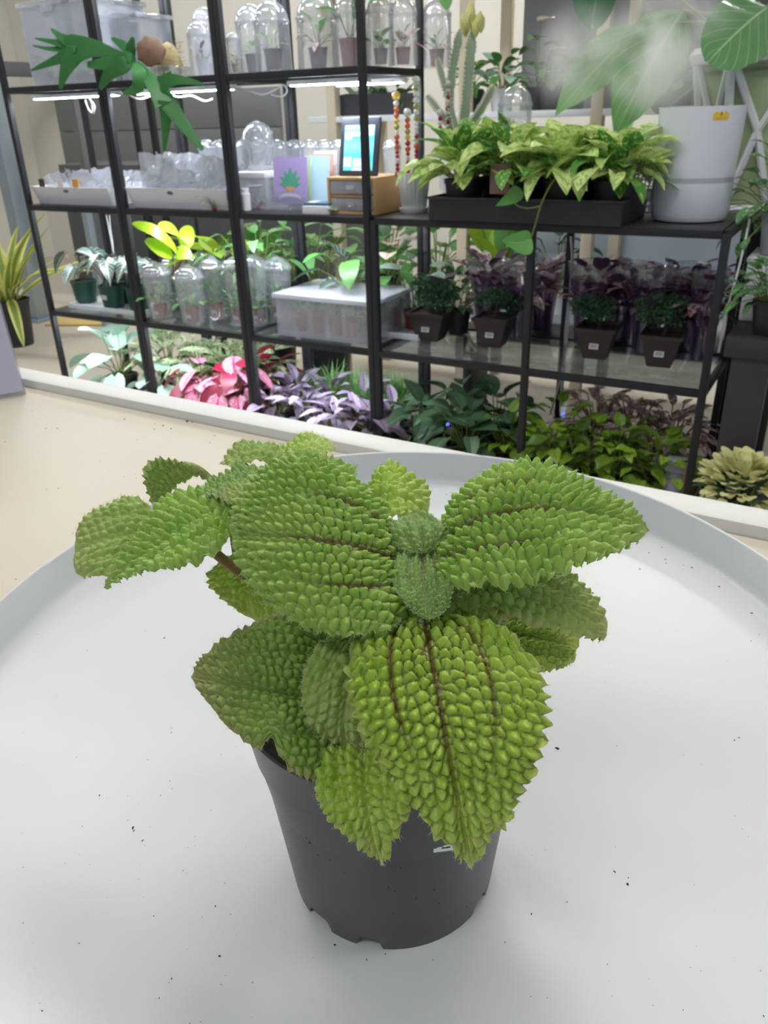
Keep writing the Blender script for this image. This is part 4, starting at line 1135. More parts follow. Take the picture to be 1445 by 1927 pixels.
# air plants
M_air = simple('air_plant', lin(112, 134, 112), lin(150, 160, 140), .6, 30.0)
def airplant(label, px, py, Y, L, seed):
    p = ony(px, py, Y); t = thing('air_plant', label, 'plant', (p[0], Y, zm)); r = random.Random(seed)
    for i in range(16):
        a = r.uniform(0, 6.28); e = r.uniform(.2, 1.1); l = L * r.uniform(.6, 1.1)
        pts = [(0, 0, .008), (math.cos(a) * l * .5, math.sin(a) * l * .5 * .5, .008 + l * .5 * math.sin(e)), (math.cos(a) * l, math.sin(a) * l * .5, max(.004, .008 + l * (math.sin(e) * .7 - .25)))]
        P = lagr(np.array(pts), np.linspace(0, 1, 7)); MB().tube([tuple(q) for q in P], [.0022 * (1 - k / 7.5) for k in range(7)], 5).build('leaf', M_air, t)
    MB().lathe([(.001, 0), (.009, .003), (.008, .012), (.001, .017)], seg=10).build('bulb', M_terra, t)
airplant('spidery grey air plant in front of the longer card tray', 402, 385, -.035 + .05, .10, 1)
airplant('curly air plant between the white bottle and purple card', 486, 388, .07, .055, 2)

# purple plant card in an acrylic stand
def stand_card(name, label, pxs, Y, colour, lean, cat='card'):
    (xl, xr, yt, yb) = pxs
    a = ony(xl, yb, Y); b = ony(xr, yb, Y); w = float(b[0] - a[0]); h = float(ony(xl, yt, Y)[2] - zm - .02)
    t = thing(name, label, cat, ((a[0] + b[0]) / 2, Y, zm))
    R = Matrix.Rotation(-lean, 3, 'X')
    c = R @ Vector((0, 0, h / 2)) + Vector((0, 0, .022))
    MB().box(c, (w, .003, h), rot=R).build('card_sheet', colour, t, smooth=False)
    return t, w, h, R, c
M_purple = simple('lilac_print', lin(182, 164, 220), lin(172, 154, 212), .5, 10.0)
M_teal = simple('teal_print', lin(76, 160, 136), lin(96, 176, 150), .6, 90.0)
M_tan = simple('tan_print', lin(206, 160, 112), None, .6)
t, w, h, R, c = stand_card('plant_card', 'lilac card with a teal potted plant drawing in an acrylic stand', (516, 578, 297, 382), .07, M_purple, .12)
cen = c
def onprint(pts, mat, name, off):
    mb = MB(); v = [R @ Vector((x * w, -.0016 - off, y * h)) + cen for x, y in pts]
    mb.add(v, [tuple(range(len(v)))]); mb.build(name, mat, t, smooth=False)
for ang, ln, wd in ((0, .36, .1), (-28, .32, .08), (28, .34, .08), (-55, .3, .08), (55, .3, .08), (-80, .26, .07), (80, .26, .07), (-14, .22, .09), (14, .22, .09)):
    a = math.radians(ang); ln *= 1.25; wd *= 1.5; dx, dy = math.sin(a) * ln, math.cos(a) * ln * .95; nx, ny = math.cos(a) * wd / 2, -math.sin(a) * wd / 2
    onprint([(0, -.12), (dx * .5 + nx * 1.3, -.12 + dy * .5 + ny * 1.3), (dx, -.12 + dy), (dx * .5 - nx * 1.3, -.12 + dy * .5 - ny * 1.3)], M_teal, 'printed_leaf', .0004 + ang * 1e-6)
onprint([(-.14, -.13), (.14, -.13), (.10, -.24), (-.10, -.24)], M_tan, 'printed_pot', .0006)
onprint([(-.34, -.34), (-.2, -.29), (0, -.27), (.2, -.29), (.34, -.34), (.34, -.42), (.2, -.37), (0, -.35), (-.2, -.37), (-.34, -.42)], M_card, 'printed_banner', .0006)
MB().box((0, -.008, .030), (w + .01, .003, .060)).build('stand_front', M_acryl, t, smooth=False)
MB().box((0, .02, .002), (w + .01, .06, .003)).build('stand_base', M_acryl, t, smooth=False)
M_sky = simple('pale_blue_print', lin(176, 212, 236), lin(198, 226, 240), .5, 14.0)
M_sal = simple('salmon_print', lin(226, 170, 150), None, .5); M_mint = simple('pale_green_print', lin(196, 220, 170), None, .5)
t2, *_ = stand_card('greeting_card', 'pale blue card leaning behind the lilac card', (572, 618, 294, 378), .10, M_sky, .16)
t3, *_ = stand_card('greeting_card', 'salmon edged card behind the pale blue card', (580, 624, 291, 378), .125, M_sal, .16)
t4, *_ = stand_card('greeting_card', 'pale green card just behind the lilac card', (560, 584, 297, 380), .088, M_mint, .14)
t5, *_ = stand_card('greeting_card', 'tall white sheet behind the salmon card', (590, 632, 284, 378), .15, M_card, .14)
a = ony(573, 397, .02); b = ony(620, 397, .02)
t = thing('booklet_box', 'flat dark teal box with white label in front of the cards', 'box', ((a[0] + b[0]) / 2, .045, zm), .06)
M_tealbox = simple('dark_teal_card', lin(62, 100, 124), lin(70, 110, 134), .5, 12.0)
MB().box((0, 0, .012), (b[0] - a[0], .075, .024), bevel=.001).build('base', M_card, t)
MB().box((0, .003, .028), (b[0] - a[0] - .004, .068, .009), bevel=.001).build('cover', M_tealbox, t)
MB().box((-.024, .0, .0330), (.022, .045, .001)).build('label', M_card, t, smooth=False)

# wooden drawer box with clear drawers and the tablet on it
a = ony(618, 398, .03); b = ony(707, 400, .03); wx = float(b[0] - a[0])
hw = float(ony(650, 334, .03)[2]) - zm
t = thing('drawer_box', 'small wooden drawer box with two clear drawers under the tablet', 'box', ((a[0] + b[0]) / 2, .03 + .085, zm))
for s in (-1, 1): MB().box((s * (wx / 2 - .004), 0, hw / 2), (.008, .17, hw), bevel=.001).build('side', M_wood, t)
MB().box((0, 0, hw - .004), (wx - .016, .17, .008), bevel=.001).build('top', M_wood, t)
MB().box((0, 0, .004), (wx - .016, .17, .008), bevel=.001).build('base', M_wood, t)
MB().box((0, .082, hw / 2), (wx - .016, .006, hw - .016)).build('back', M_wood, t)
MB().box((0, 0, hw / 2), (wx - .016, .16, .007)).build('divider', M_wood, t)
for k in (0, 1):
    zc = .008 + (hw / 2 - .0115) * (.5 + k) + k * .0075
    d = MB().box((0, -.08, zc), (wx - .02, .008, hw / 2 - .016), bevel=.002).build('drawer', M_fog, t)
    MB().box((0, -.088, zc), (.03, .008, .01), bevel=.002).build('handle', M_clear, d)
p0 = ony(640, 330, .09); p1 = ony(712, 333, .09)
tw = float(p1[0] - p0[0]); th_ = float(ony(690, 220, .11)[2]) - (zm + hw)
tab = thing('tablet', 'black framed tablet showing a turquoise screen on the drawer box', 'tablet', ((p0[0] + p1[0]) / 2, .085, zm + hw), .0)
R = Matrix.Rotation(-.20, 3, 'X'); th_ /= math.cos(.2)
M_bezel = simple('tablet_bezel', lin(62, 64, 78), lin(56, 58, 70), .35, 10.0)
MB().box(R @ Vector((0, 0, th_ / 2)), (tw, .012, th_), rot=R, bevel=.004).build('bezel', M_bezel, tab)
def screen_mat():
    m, nt, b = new_mat('tablet_screen'); L = nt.links.new
    uv = N(nt, 'ShaderNodeUVMap'); uv.uv_map = 'UVMap'; sp = N(nt, 'ShaderNodeSeparateXYZ'); L(uv.outputs[0], sp.inputs[0])
    cr = N(nt, 'ShaderNodeValToRGB'); e = cr.color_ramp.elements
    e[0].position = 0; e[0].color = lin(86, 190, 190); e[1].position = 1; e[1].color = lin(150, 220, 232)
    for pos, c in ((.1, lin(110, 200, 210)), (.3, lin(80, 190, 226)), (.55, lin(130, 226, 240)), (.75, lin(90, 206, 236))):
        n = e.new(pos); n.color = c
    L(sp.outputs[1], cr.inputs[0]); L(cr.outputs[0], b.inputs['Base Color']); L(cr.outputs[0], b.inputs['Emission Color']); b.inputs['Emission Strength'].default_value = .75; b.inputs['Roughness'].default_value = .2
    return m
def scr(x0, x1, y0, y1, mat, name, off, uv=False):
    v = [R @ Vector((x * tw, -.0062 - off, y * th_)) for x, y in ((x0, y0), (x1, y0), (x1, y1), (x0, y1))]
    me = MB().add(v, [(0, 1, 2, 3)]).mesh(name, mat, False, [(0, 0), (1, 0), (1, 1), (0, 1)] if uv else None)
    return link(name, me, tab)
scr(-.38, .38, .09, .86, screen_mat(), 'screen', .0002, True)
M_ui = emit('screen_white', lin(236, 240, 246), .8); M_ui2 = emit('screen_pale_yellow', lin(240, 240, 196), .8); M_ui3 = emit('screen_lavender', lin(206, 206, 232), .7)
scr(-.36, .35, .68, .74, M_ui, 'headline', .0006); scr(-.36, -.2, .62, .68, M_ui, 'icon', .0006); scr(-.33, -.24, .80, .85, M_ui, 'icon', .0006); scr(.02, .36, .70, .85, M_ui2, 'picture', .0004)
scr(-.37, -.17, .16, .32, M_ui3, 'icon', .0006); scr(-.12, .12, .16, .30, M_ui3, 'icon', .0006); scr(-.15, .2, .09, .14, M_ui3, 'banner', .0006)

# loose variegated leaves lying along the shelf edge
M_wl = G['varieg']
for i, (px, py, L, az, nm) in enumerate(((632, 404, .055, 2.6, 'pale'), (655, 399, .04, .4, 'green'), (690, 402, .045, 1.2, 'white'), (707, 398, .035, -.6, 'small'))):
    p = onz(px, py, zm)
    m = [G['varieg'], G['ficus'], leaf_mat('white_leaf', lin(214, 222, 214), lin(190, 210, 194)), G['varieg']][i]
    me = blade('leaf_cut_%d' % i, m, W=.7, um=.45, p=.5, droop=.1)
    o = link('cut_leaf', me, None, Matrix.Translation((p[0], max(p[1], .02), zm + .012)) @ frame_z((math.cos(az), math.sin(az) * .4, .1)).to_4x4() @ Matrix.Scale(L, 4))
    tag(o, '%s cut leaf lying at the shelf edge below the drawer box' % nm, 'leaf')

# row of domed cups standing at the back of the middle shelf
for i, px in enumerate((392, 418, 462, 492, 524, 556, 584, 612, 640, 738)):
    nm = ['first', 'second', 'third', 'fourth', 'fifth', 'sixth', 'seventh', 'eighth', 'ninth', 'last'][i]
    yq = .298 if i % 2 else .242
    x, rad, h = plc(px, 300, 36, 262, yq, zm)
    t = thing('domed_cup', 'empty clear domed cup, %s from the left along the back of the middle shelf' % nm, 'cup', (x, yq, zm), group='empty domed cups on the middle shelf')
    hs = h - rad * .8
    MB().lathe([(rad * .7, .002), (rad * .72, 0), (rad * .95, hs)], seg=20).build('cup', M_fog, t)
    MB().lathe([(rad * 1.0, hs - .005), (rad * 1.03, hs), (rad * .95, hs + .006)] + [(rad * .93 * math.cos(a), hs + .006 + (h - hs - .006) * math.sin(a)) for a in np.linspace(.1, 1.45, 6)], seg=30, wob=lambda a, z: 1 + (.02 * math.sin(a * 8) if z > hs + .01 else 0)).build('dome_lid', M_clear, t)

# fluted white pot with bead stakes
x, rad, h = plc(773, 360, 62, 326, .13, zm)
t = thing('fluted_pot', 'white fluted pot with saucer holding beaded glass stakes', 'pot', (x, .15, zm))
wv = lambda a, z: 1 + .02 * (1 if math.sin(a * 22) > 0 else -1)
MB().lathe([(rad * .70, .008), (rad * .74, .01), (rad * .98, h - .008), (rad, h), (rad * .93, h), (rad * .9, h - .01), (rad * .65, .015)], seg=88, wob=wv).build('pot', M_white, t)
MB().lathe([(rad * .5, 0), (rad * .84, .0), (rad * .92, .012), (rad * .86, .012), (rad * .6, .006)], seg=32, cap0=True).build('saucer', M_white, t)
MB().lathe([(rad * .9, h - .012), (.001, h - .01)], seg=24).build('soil', M_soil2, t)
def bead_mat(n, c): 
    m, nt, b = new_mat(n); b.inputs['Base Color'].default_value = c; b.inputs['Roughness'].default_value = .08; b.inputs['Transmission Weight'].default_value = .45; return m
BM = {'y': bead_mat('amber_bead', lin(226, 196, 90)), 'o': bead_mat('orange_bead', lin(206, 110, 60)), 'r': bead_mat('red_bead', lin(180, 40, 44)), 'c': bead_mat('clear_bead', lin(226, 228, 226)), 'g': bead_mat('olive_bead', lin(170, 170, 90))}
def ball(seg=12): return [(.0003 if k in (0, 8) else math.sin(math.pi * k / 8), -math.cos(math.pi * k / 8)) for k in range(9)]
BEAD = {k: MB().lathe(ball(), seg=12).mesh('bead', m) for k, m in BM.items()}
def stake(label, px, ytop, ybot, Y, zb, seq, rad=.009):
    p = ony(px, ybot, Y); top = float(ony(px, ytop, Y)[2]) - zb
    t = thing('beaded_stake', label, 'stake', (p[0], Y, zb)); z = top
    MB().tube([(0, 0, -.03), (0, 0, top - .005)], .0012, 6).build('rod', M_cable, t)
    for i, k in enumerate(seq):
        big = 1.45 if i == 0 else (.75 if k in 'rc' and i > 5 else 1.0)
        s = rad * big; z -= s * .92
        link('bead', BEAD[k], t, Matrix.Translation((0, 0, z)) @ Matrix.Scale(s, 4)); z -= s * .92
        if z < .005: break
stake('beaded stake topped by a yellow glass ball in the fluted pot', 748, 172, 326, .14, zm + h - .012, 'ycooygcororrcrrorrrr', .0085)
stake('short orange beaded stake in the fluted pot', 768, 204, 326, .16, zm + h - .012, 'coogyrorcrrrorrr', .0085)
stake('tall clear and olive beaded stake in the fluted pot', 784, 143, 326, .15, zm + h - .012, 'cgccgcgcccrcorrrrr', .0085)

# euphorbia cactus
x, rad, h = plc(865, 330, 70, 300, .27, zm)
cac = thing('euphorbia', 'tall grey green euphorbia with crested yellow tip behind the pothos', 'plant', (x, .27, zm))
nursery(cac, .06, .10, M_white)
M_eu = simple('euphorbia_skin', lin(128, 146, 128), lin(150, 164, 142), .55, 40.0)
M_eue = simple('euphorbia_edge', lin(214, 214, 196), lin(196, 196, 170), .6, 60.0)
def rib_column(pts, r, name='column'):
    P = smooth_pts([ony(px, py, yy) for px, py, yy in pts], 6); n = len(P); mb = MB(); vs, fs = [], []
    seg = 12
    for i in range(n):
        t = Vector(P[min(i + 1, n - 1)] - P[max(i - 1, 0)]).normalized(); a = t.cross(Vector((0.3, 1, .1))).normalized(); b = t.cross(a)
        sc = 1 if i < n - 2 else (.75 if i == n - 2 else .3)
        for k in range(seg):
            rr = r * sc * (1.0 if k % 3 == 0 else .62) * (1 + (.10 * math.sin(i * 2.4) if k % 3 == 0 else 0)); q = 6.283 * k / seg
            vs.append(Vector(P[i]) + (a * math.cos(q) + b * math.sin(q)) * rr)
    for i in range(n - 1):
        for k in range(seg): fs.append((i * seg + k, i * seg + (k + 1) % seg, (i + 1) * seg + (k + 1) % seg, (i + 1) * seg + k))
    fs.append(tuple((n - 1) * seg + k for k in range(seg)))
    o = mb.add(vs, fs).build(name, M_eu, cac, world=True)
    sm = MB()
    for k in range(0, seg, 3):
        for i in range(0, n - 1):
            for f in (0, .5):
                c = vs[i * seg + k].lerp(vs[(i + 1) * seg + k], f); s = .0032
                sm.add([c + Vector(d) * s for d in ((1, 0, 0), (-1, 0, 0), (0, 1, 0), (0, -1, 0), (0, 0, 1.3), (0, 0, -1.3))], [(0, 2, 4), (2, 1, 4), (1, 3, 4), (3, 0, 4), (2, 0, 5), (1, 2, 5), (3, 1, 5), (0, 3, 5)])
    so = sm.build('spine_knobs', M_eue, o); so['kind'] = 'stuff'
    so.data.transform(cac.matrix_basis.inverted())
rib_column([(868, 320, .27), (872, 240, .27), (880, 160, .27), (888, 60, .27)], .019)
rib_column([(862, 300, .25), (846, 230, .24), (850, 140, .24), (866, 55, .24)], .016)
rib_column([(875, 250, .29), (905, 205, .30), (930, 160, .31)], .013)
rib_column([(862, 270, .25), (830, 215, .24), (802, 180, .24)], .011)
rib_column([(858, 240, .24), (836, 160, .23), (822, 110, .23)], .011)
M_crest = simple('crest_yellow', lin(214, 206, 130), lin(160, 170, 110), .7, 60.0, .5)
cr = ony(888, 55, .27)
mb = MB()
for k in range(14):
    a = rnd_ = random.Random(k); p = ony(872 + 2.6 * k, 30 + 10 * math.sin(k * .9) + 2.2 * abs(k - 5), .26 + .004 * (k % 3))
    mb.lathe([(.001, -.03), (.010, -.015), (.011, .006), (.001, .02)], tuple(p), 7)
mb.build('crest', M_crest, cac, world=True)
stake('clear beaded stake with red beads against the euphorbia', 842, 150, 330, .23, zm + .09, 'ccrcrccrcrcrcrcc', .008)
stake('second red and clear beaded stake leaning near the euphorbia', 828, 205, 330, .21, zm + .09, 'crcrrcrcrcrc', .007)

# pothos tray
xa, xb = .205, .745
pt = thing('nursery_tray', 'long black nursery tray under the pothos pots', 'tray', ((xa + xb) / 2, .10, zm))
M_blk = simple('black_tray_plastic', lin(38, 38, 44), lin(46, 46, 52), .45, 30.0)
W_, D_, H_ = xb - xa, .24, .062
for (c, s) in (((0, -D_ / 2, H_ / 2), (W_, .004, H_)), ((0, D_ / 2, H_ / 2), (W_, .004, H_)), ((-W_ / 2, 0, H_ / 2), (.004, D_, H_)), ((W_ / 2, 0, H_ / 2), (.004, D_, H_))):
    MB().box(c, s).build('side', M_blk, pt, smooth=False)
MB().box((0, 0, .002), (W_, D_, .004)).build('base', M_blk, pt, smooth=False)
for s in (-1, 1): MB().box((0, s * (D_ / 2 + .004), H_ - .003), (W_ + .02, .014, .006), bevel=.002).build('rim', M_blk, pt)
def pothos(label, x, y, seed, n, L=(.062, .098), ms=None):
    t = thing('potted_pothos', label, 'plant', (x, y, zm + .005), group='pothos pots in the black tray')
    nursery(t, .056, .098, M_blk)
    rosette(t, ms or heart_p, n, z0=.095, r0=.05, stalk=(.03, .11), L=L, el=(88, 16), tilt=30, seed=seed, stem=M_stemg)
    return t
pothos('pothos with plain and cream leaves at the left end of the black tray', .275, .06, 1, 64)
pothos('pothos in the middle of the black tray behind the brown tag', .42, .07, 2, 60)
pothos('pale yellow pothos right of the tray middle', .565, .06, 3, 64, ms=[heart_p[0], heart_p[1]])
pothos('pothos at the right end of the tray beside the humidifier', .70, .07, 4, 64)
pothos('rear left pothos near the euphorbia', .34, .155, 5, 30)
pothos('rear middle pothos with tall bright leaves', .50, .155, 6, 34, L=(.06, .10))
pothos('rear right pothos against the white lattice', .655, .155, 7, 34)
# leafy cuttings under a clear cloche at the back of the tray
cl = cloche('clear cloche over pale cuttings behind the pothos tray', 968, 230, 66, 160, .28, zm, 'tall', M_clear, None, group='cloches behind the pothos', seed=70)
nursery(cl, .035, .09, M_blk); rosette(cl, heart_p, 12, z0=.09, r0=.02, stalk=(.03, .12), L=(.06, .09), el=(88, 55), tilt=5, seed=71, stem=M_stemg)
p = ony(940, 338, -.03); tg = thing('plant_tag', 'brown card tag hanging on the front of the pothos tray', 'tag', (p[0], -.028, p[2] - .035))
MB().box((0, 0, .036), (.056, .0012, .074), bevel=.0004).build('card', simple('brown_tag', lin(134, 104, 96), lin(120, 92, 86), .6, 20.0), tg)
MB().tube([(0, 0, .070), (.012, .01, .09), (.006, .02, .105)], .0008, 5).build('string', M_cable, tg)
# trailing vine
vp = [ony(x, y, yy) for x, y, yy in ((1045, 335, -.03), (1032, 355, -.05), (1018, 385, -.06), (1008, 420, -.06), (1000, 445, -.06), (992, 462, -.06))]
vine = thing('trailing_vine', 'pothos vine with two heart leaves trailing over the shelf front', 'plant', vp[0])
MB().tube([tuple(q) for q in smooth_pts(vp)], .0024, 6).build('stem', M_stemg, vine, world=True)
MB().tube([tuple(q) for q in smooth_pts([ony(x, y, -.06) for x, y in ((1016, 388), (995, 392), (975, 388), (960, 375))])], .002, 6).build('stem', M_stemg, vine, world=True)
v3 = lambda a, b: np.array(b) - np.array(a)
mlf = leaf_mat('vine_leaf', lin(86, 152, 74), lin(104, 168, 84), vein=lin(140, 190, 120), vein_w=.02, transl=.25)
m0 = ony(975, 458, -.06)
span_leaf('leaf', vine, [ony(1000, 448, -.06), ony(978, 457, -.07), ony(944, 452, -.06)], v3(m0, ony(975, 436, -.055)), v3(m0, ony(985, 481, -.075)), mlf)
m0 = ony(955, 382, -.06)
span_leaf('leaf', vine, [ony(972, 350, -.05), ony(962, 372, -.06), ony(932, 388, -.07)], v3(m0, ony(945, 374, -.06)), v3(m0, ony(972, 388, -.06)), G['ficus'])

# humidifier
hc = onz(1300, 410, zm)
hum = thing('humidifier', 'white cylindrical humidifier with a yellow sticker on the shelf', 'humidifier', (.872, .175, zm))
d = float((np.array([.872, .175, 1.0]) - CAM) @ FW); HR = 71.5 * d / FPX
HH = float(ony(1322, 200, .175)[2]) - zm
M_hum = simple('humidifier_plastic', lin(214, 217, 228), lin(210, 214, 226), .38, 10.0)
M_band = simple('humidifier_band', lin(170, 175, 186), None, .3)
k0 = HH * .355
MB().lathe([(HR * .80, 0), (HR * .93, .004), (HR * 1.0, .018), (HR * 1.005, k0)], seg=56, cap0=True).build('base', M_hum, hum)
MB().lathe([(HR * 1.0, k0), (HR * 1.0, k0 + .012)], seg=56).build('band', M_band, hum)
MB().lathe([(HR * 1.005, k0 + .012), (HR * 1.03, HH * .7), (HR * 1.06, HH), (HR * 1.03, HH), (HR * 1.0, HH * .72), (HR * .97, HH * .70), (.02, HH * .69), (.001, HH * .69)], seg=56).build('tank', M_hum, hum)
MB().lathe([(.001, HH * .72), (.018, HH * .72), (.022, HH * .69)], seg=20).build('mist_outlet', M_band, hum)
kn = MB().lathe([(.016, 0), (.017, .012), (.014, .016), (.001, .017)], seg=20).build('dial', M_hum, hum)
kn.rotation_euler = (0, -math.pi / 2, 0); kn.location = (-HR * .99, -.01, .06)
def on_cyl(a0, a1, z0, z1, rad, name, mat, parent, n=6):
    vs, fs = [], []
    for i in range(n + 1):
        a = a0 + (a1 - a0) * i / n
        for z in (z0, z1): vs.append((rad * math.cos(a), rad * math.sin(a), z))
    for i in range(n): fs.append((2 * i, 2 * i + 2, 2 * i + 3, 2 * i + 1))
    return MB().add(vs, fs).build(name, mat, parent)
va = math.atan2(CAM[1] - .175, CAM[0] - .872)
M_yel = simple('yellow_sticker', lin(222, 200, 62), lin(214, 176, 52), .5, 30.0)
s = on_cyl(va + .25, va + .64, HH * .885, HH * .885 + .021, HR * 1.0545, 'sticker', M_yel, hum)
on_cyl(va + .42, va + .46, HH * .885 + .010, HH * .885 + .017, HR * 1.0585, 'print', simple('sticker_print', lin(150, 116, 30), None, .6), s, 2)
on_cyl(va + .31, va + .57, HH * .885 + .003, HH * .885 + .0045, HR * 1.0585, 'print', simple('sticker_print_orange', lin(206, 140, 50), None, .6), s, 3)
cable('white power cord from the humidifier down the shelf corner', [(.945, .28, zm + .01), (.985, .24, zm + .02), (1.02, .17, zm + .012), (1.03, .10, zm - .02), (1.03, .05, zm - .10), (1.022, .02, zm - .2), (1.02, .01, zm - .3)], .0028)

# white geometric lattice planter behind the humidifier with a big leaf plant
lp = thing('lattice_planter', 'tall white geometric lattice planter with pale green liner behind the humidifier', 'planter', (.962, .53, .875))
M_liner = simple('sage_liner', lin(176, 190, 150), lin(160, 176, 138), .6, 8.0)
PR0, PR1, PHt = .112, .186, 0.405
ns = 6
def lpv(i, z, k=1.0):
    a = math.radians(8 + 60 * i); rr = (PR0 + (PR1 - PR0) * z / PHt) * k
    return Vector((rr * math.cos(a), rr * math.sin(a), z))
MB().lathe([(PR0 * .93, .0), (PR1 * .93, PHt - .02), (PR1 * .88, PHt - .02), (PR0 * .88, .01)], seg=6, cap0=True).build('liner', M_liner, lp, smooth=False).rotation_euler = (0, 0, math.radians(8))
for i in range(ns):
    MB().tube([lpv(i, 0), lpv(i, PHt)], .013, 6).build('strut', M_white, lp)
    for z in (.006, PHt - .01):
        MB().tube([lpv(i, z), lpv(i + 1, z)], .024 if z > .1 else .014, 6).build('rim_bar', M_white, lp)
    mid = (lpv(i, PHt * .52) + lpv(i + 1, PHt * .52)) / 2
    for q in (lpv(i, PHt - .01), lpv(i + 1, PHt - .01), lpv(i, .01), lpv(i + 1, .01)):
        MB().tube([q, mid], .0105, 6).build('strut', M_white, lp)
MB().lathe([(PR1 * .88, PHt - .05), (.001, PHt - .045)], seg=12).build('soil', M_soil2, lp)
# stand for the planter: dark plant stand behind the low unit
ps = thing('plant_stand', 'dark square plant stand behind the low shelf unit', 'stand', (1.005, .555, 0))
MB().box((0, 0, .86), (.40, .38, .03), bevel=.003).build('top', M_board, ps)
MB().box((0, .09, .4275), (.09, .09, .835), bevel=.003).build('column', M_metal, ps)
MB().box((0, .09, .005), (.34, .18, .01), bevel=.002).build('base_plate', M_metal, ps)

def bigleaf(parent, mid, lft, rgt, mat, um=.38, **kw):
    P = [at(*m) for m in mid]; c = lagr(np.array(P), np.array([um]))[0]
    return span_leaf('leaf', parent, P, at(*lft) - c, at(*rgt) - c, mat, um=um, **kw)
pl = thing('big_leaf_plant', 'tropical plant with broad hanging leaves in the lattice planter', 'plant', (.962, .53, 1.23))
bigleaf(pl, [(1446, 12, 2.10), (1394, 54, 2.06), (1331, 118, 2.04)], (1352, 8, 2.10), (1440, 104, 2.02), G['monstera'], um=.42, p=.4, waves=.004, nu=24, nv=10)
bigleaf(pl, [(1285, 20, 2.5), (1225, 120, 2.46), (1155, 258, 2.46)], (1178, 60, 2.5), (1285, 125, 2.42), G['anth'], um=.34, p=.6, q=1.0, waves=.003, nu=20)
bigleaf(pl, [(1215, 45, 2.62), (1135, 115, 2.6), (1044, 218, 2.6)], (1105, 82, 2.64), (1165, 140, 2.56), G['anth'], um=.40, p=.6, q=1.0, waves=.003, nu=20)
bigleaf(pl, [(1130, -30, 2.4), (1118, 20, 2.38), (1115, 60, 2.38)], (1078, -8, 2.4), (1158, 0, 2.38), G['deep'], um=.45, p=.55, nu=16, q=.6)
bigleaf(pl, [(1242, 215, 2.5), (1238, 170, 2.5), (1228, 128, 2.52)], (1218, 180, 2.5), (1268, 175, 2.5), G['deep'], um=.45, p=.5)
bigleaf(pl, [(1250, 165, 2.56), (1268, 150, 2.55), (1284, 150, 2.55)], (1256, 135, 2.55), (1276, 168, 2.55), G['neon'], um=.5, p=.5)
pb = np.array(pl.location)
sm = MB()
for e_ in ((1445, 10, 2.10), (1285, 20, 2.5), (1215, 45, 2.62), (1130, -30, 2.4), (1242, 215, 2.5), (1250, 165, 2.56)):
    q = at(*e_) - pb; MB().tube([(0, 0, 0), tuple(q * .5 + np.array([0, 0, .06])), tuple(q)], .0045, 6).build('stalk', M_stemg, pl)

# wire rack
p = ony(1215, 350, .30)
wr = thing('wire_rack', 'white wire mesh panel leaning between pothos tray and humidifier', 'rack', (.748, .262, zm))
for i in range(9):
    MB().tube([(-.042 + .0105 * i, 0, .003), (-.042 + .0105 * i, .03, .16)], .0022, 5).build('wire', M_white, wr)
for j in range(10):
    MB().tube([(-.045, .03 * j / 9 + .002, .004 + .153 * j / 9), (.045, .03 * j / 9 + .002, .003 + .154 * j / 9)], .0022, 5).build('wire', M_white, wr)
rb = thing('potted_pothos', 'leafy green plant in a white pot left of the humidifier', 'plant', (.66, .292, zm))
nursery(rb, .045, .075, M_blk); rosette(rb, [heart_p[2], ficus[1]], 26, z0=.075, r0=.02, stalk=(.05, .14), L=(.05, .085), el=(85, 25), tilt=35, seed=91, stem=M_stemg)

# small black tablet-like leaf at the top edge left of the centre
p = ony(838, 10, .0); hv = thing('hanging_leaf', 'single green leaf hanging into view above the end cloche', 'plant', ony(835, -30, .0))
bigleaf(hv, [(826, -30, 2.3), (836, -5, 2.3), (840, 20, 2.3)], (822, -8, 2.3), (850, -10, 2.3), G['ficus'], um=.4, p=.55)
# ================================================================== LOWER GLASS SHELF
zl = Z_LOW
p = onz(210, 585, zl)
t = thing('drip_tray', 'shallow white drip tray under the green alocasia pots', 'tray', (-1.27, .15, zl))
MB().box((0, 0, .003), (.40, .20, .006), bevel=.002).build('base', M_white, t)
for (c, s) in (((0, -.1, .01), (.40, .004, .016)), ((0, .1, .01), (.40, .004, .016)), ((-.2, 0, .01), (.004, .2, .016)), ((.2, 0, .01), (.004, .2, .016))):
    MB().box(c, s, bevel=.001).build('side', M_white, t)
def alocasia(label, cx, yb, w, Y, seed, n=6, sticker=False, L=(.09, .12)):
    x, rad, h = plc(cx, yb, w, yb - 45, Y, zl)
    t = thing('potted_alocasia', label, 'plant', (x, Y, zl + .007), group='alocasias in green pots')
    nursery(t, rad, .088, M_green_pot, rim=.01)
    rosette(t, aloc, n, z0=.085, r0=.015, stalk=(.07, .13), L=L, el=(85, 50), tilt=85, seed=seed, stem=M_stemr, stem_r=.0025)
    if sticker:
        MB().box((.004, -rad * .93, .046), (.026, .002, .018), bevel=.0004).build('sticker', M_card, t)
alocasia('white veined alocasia in a green pot nearest the left post', 162, 560, 47, .14, 1, 5)
alocasia('white veined alocasia in a green pot with white sticker', 213, 565, 47, .11, 2, 8, True)
alocasia('white veined alocasia in a green pot behind the second post', 262, 570, 46, .13, 3, 6)
alocasia('white veined alocasia at the rear of the drip tray', 240, 545, 44, .21, 4, 7)

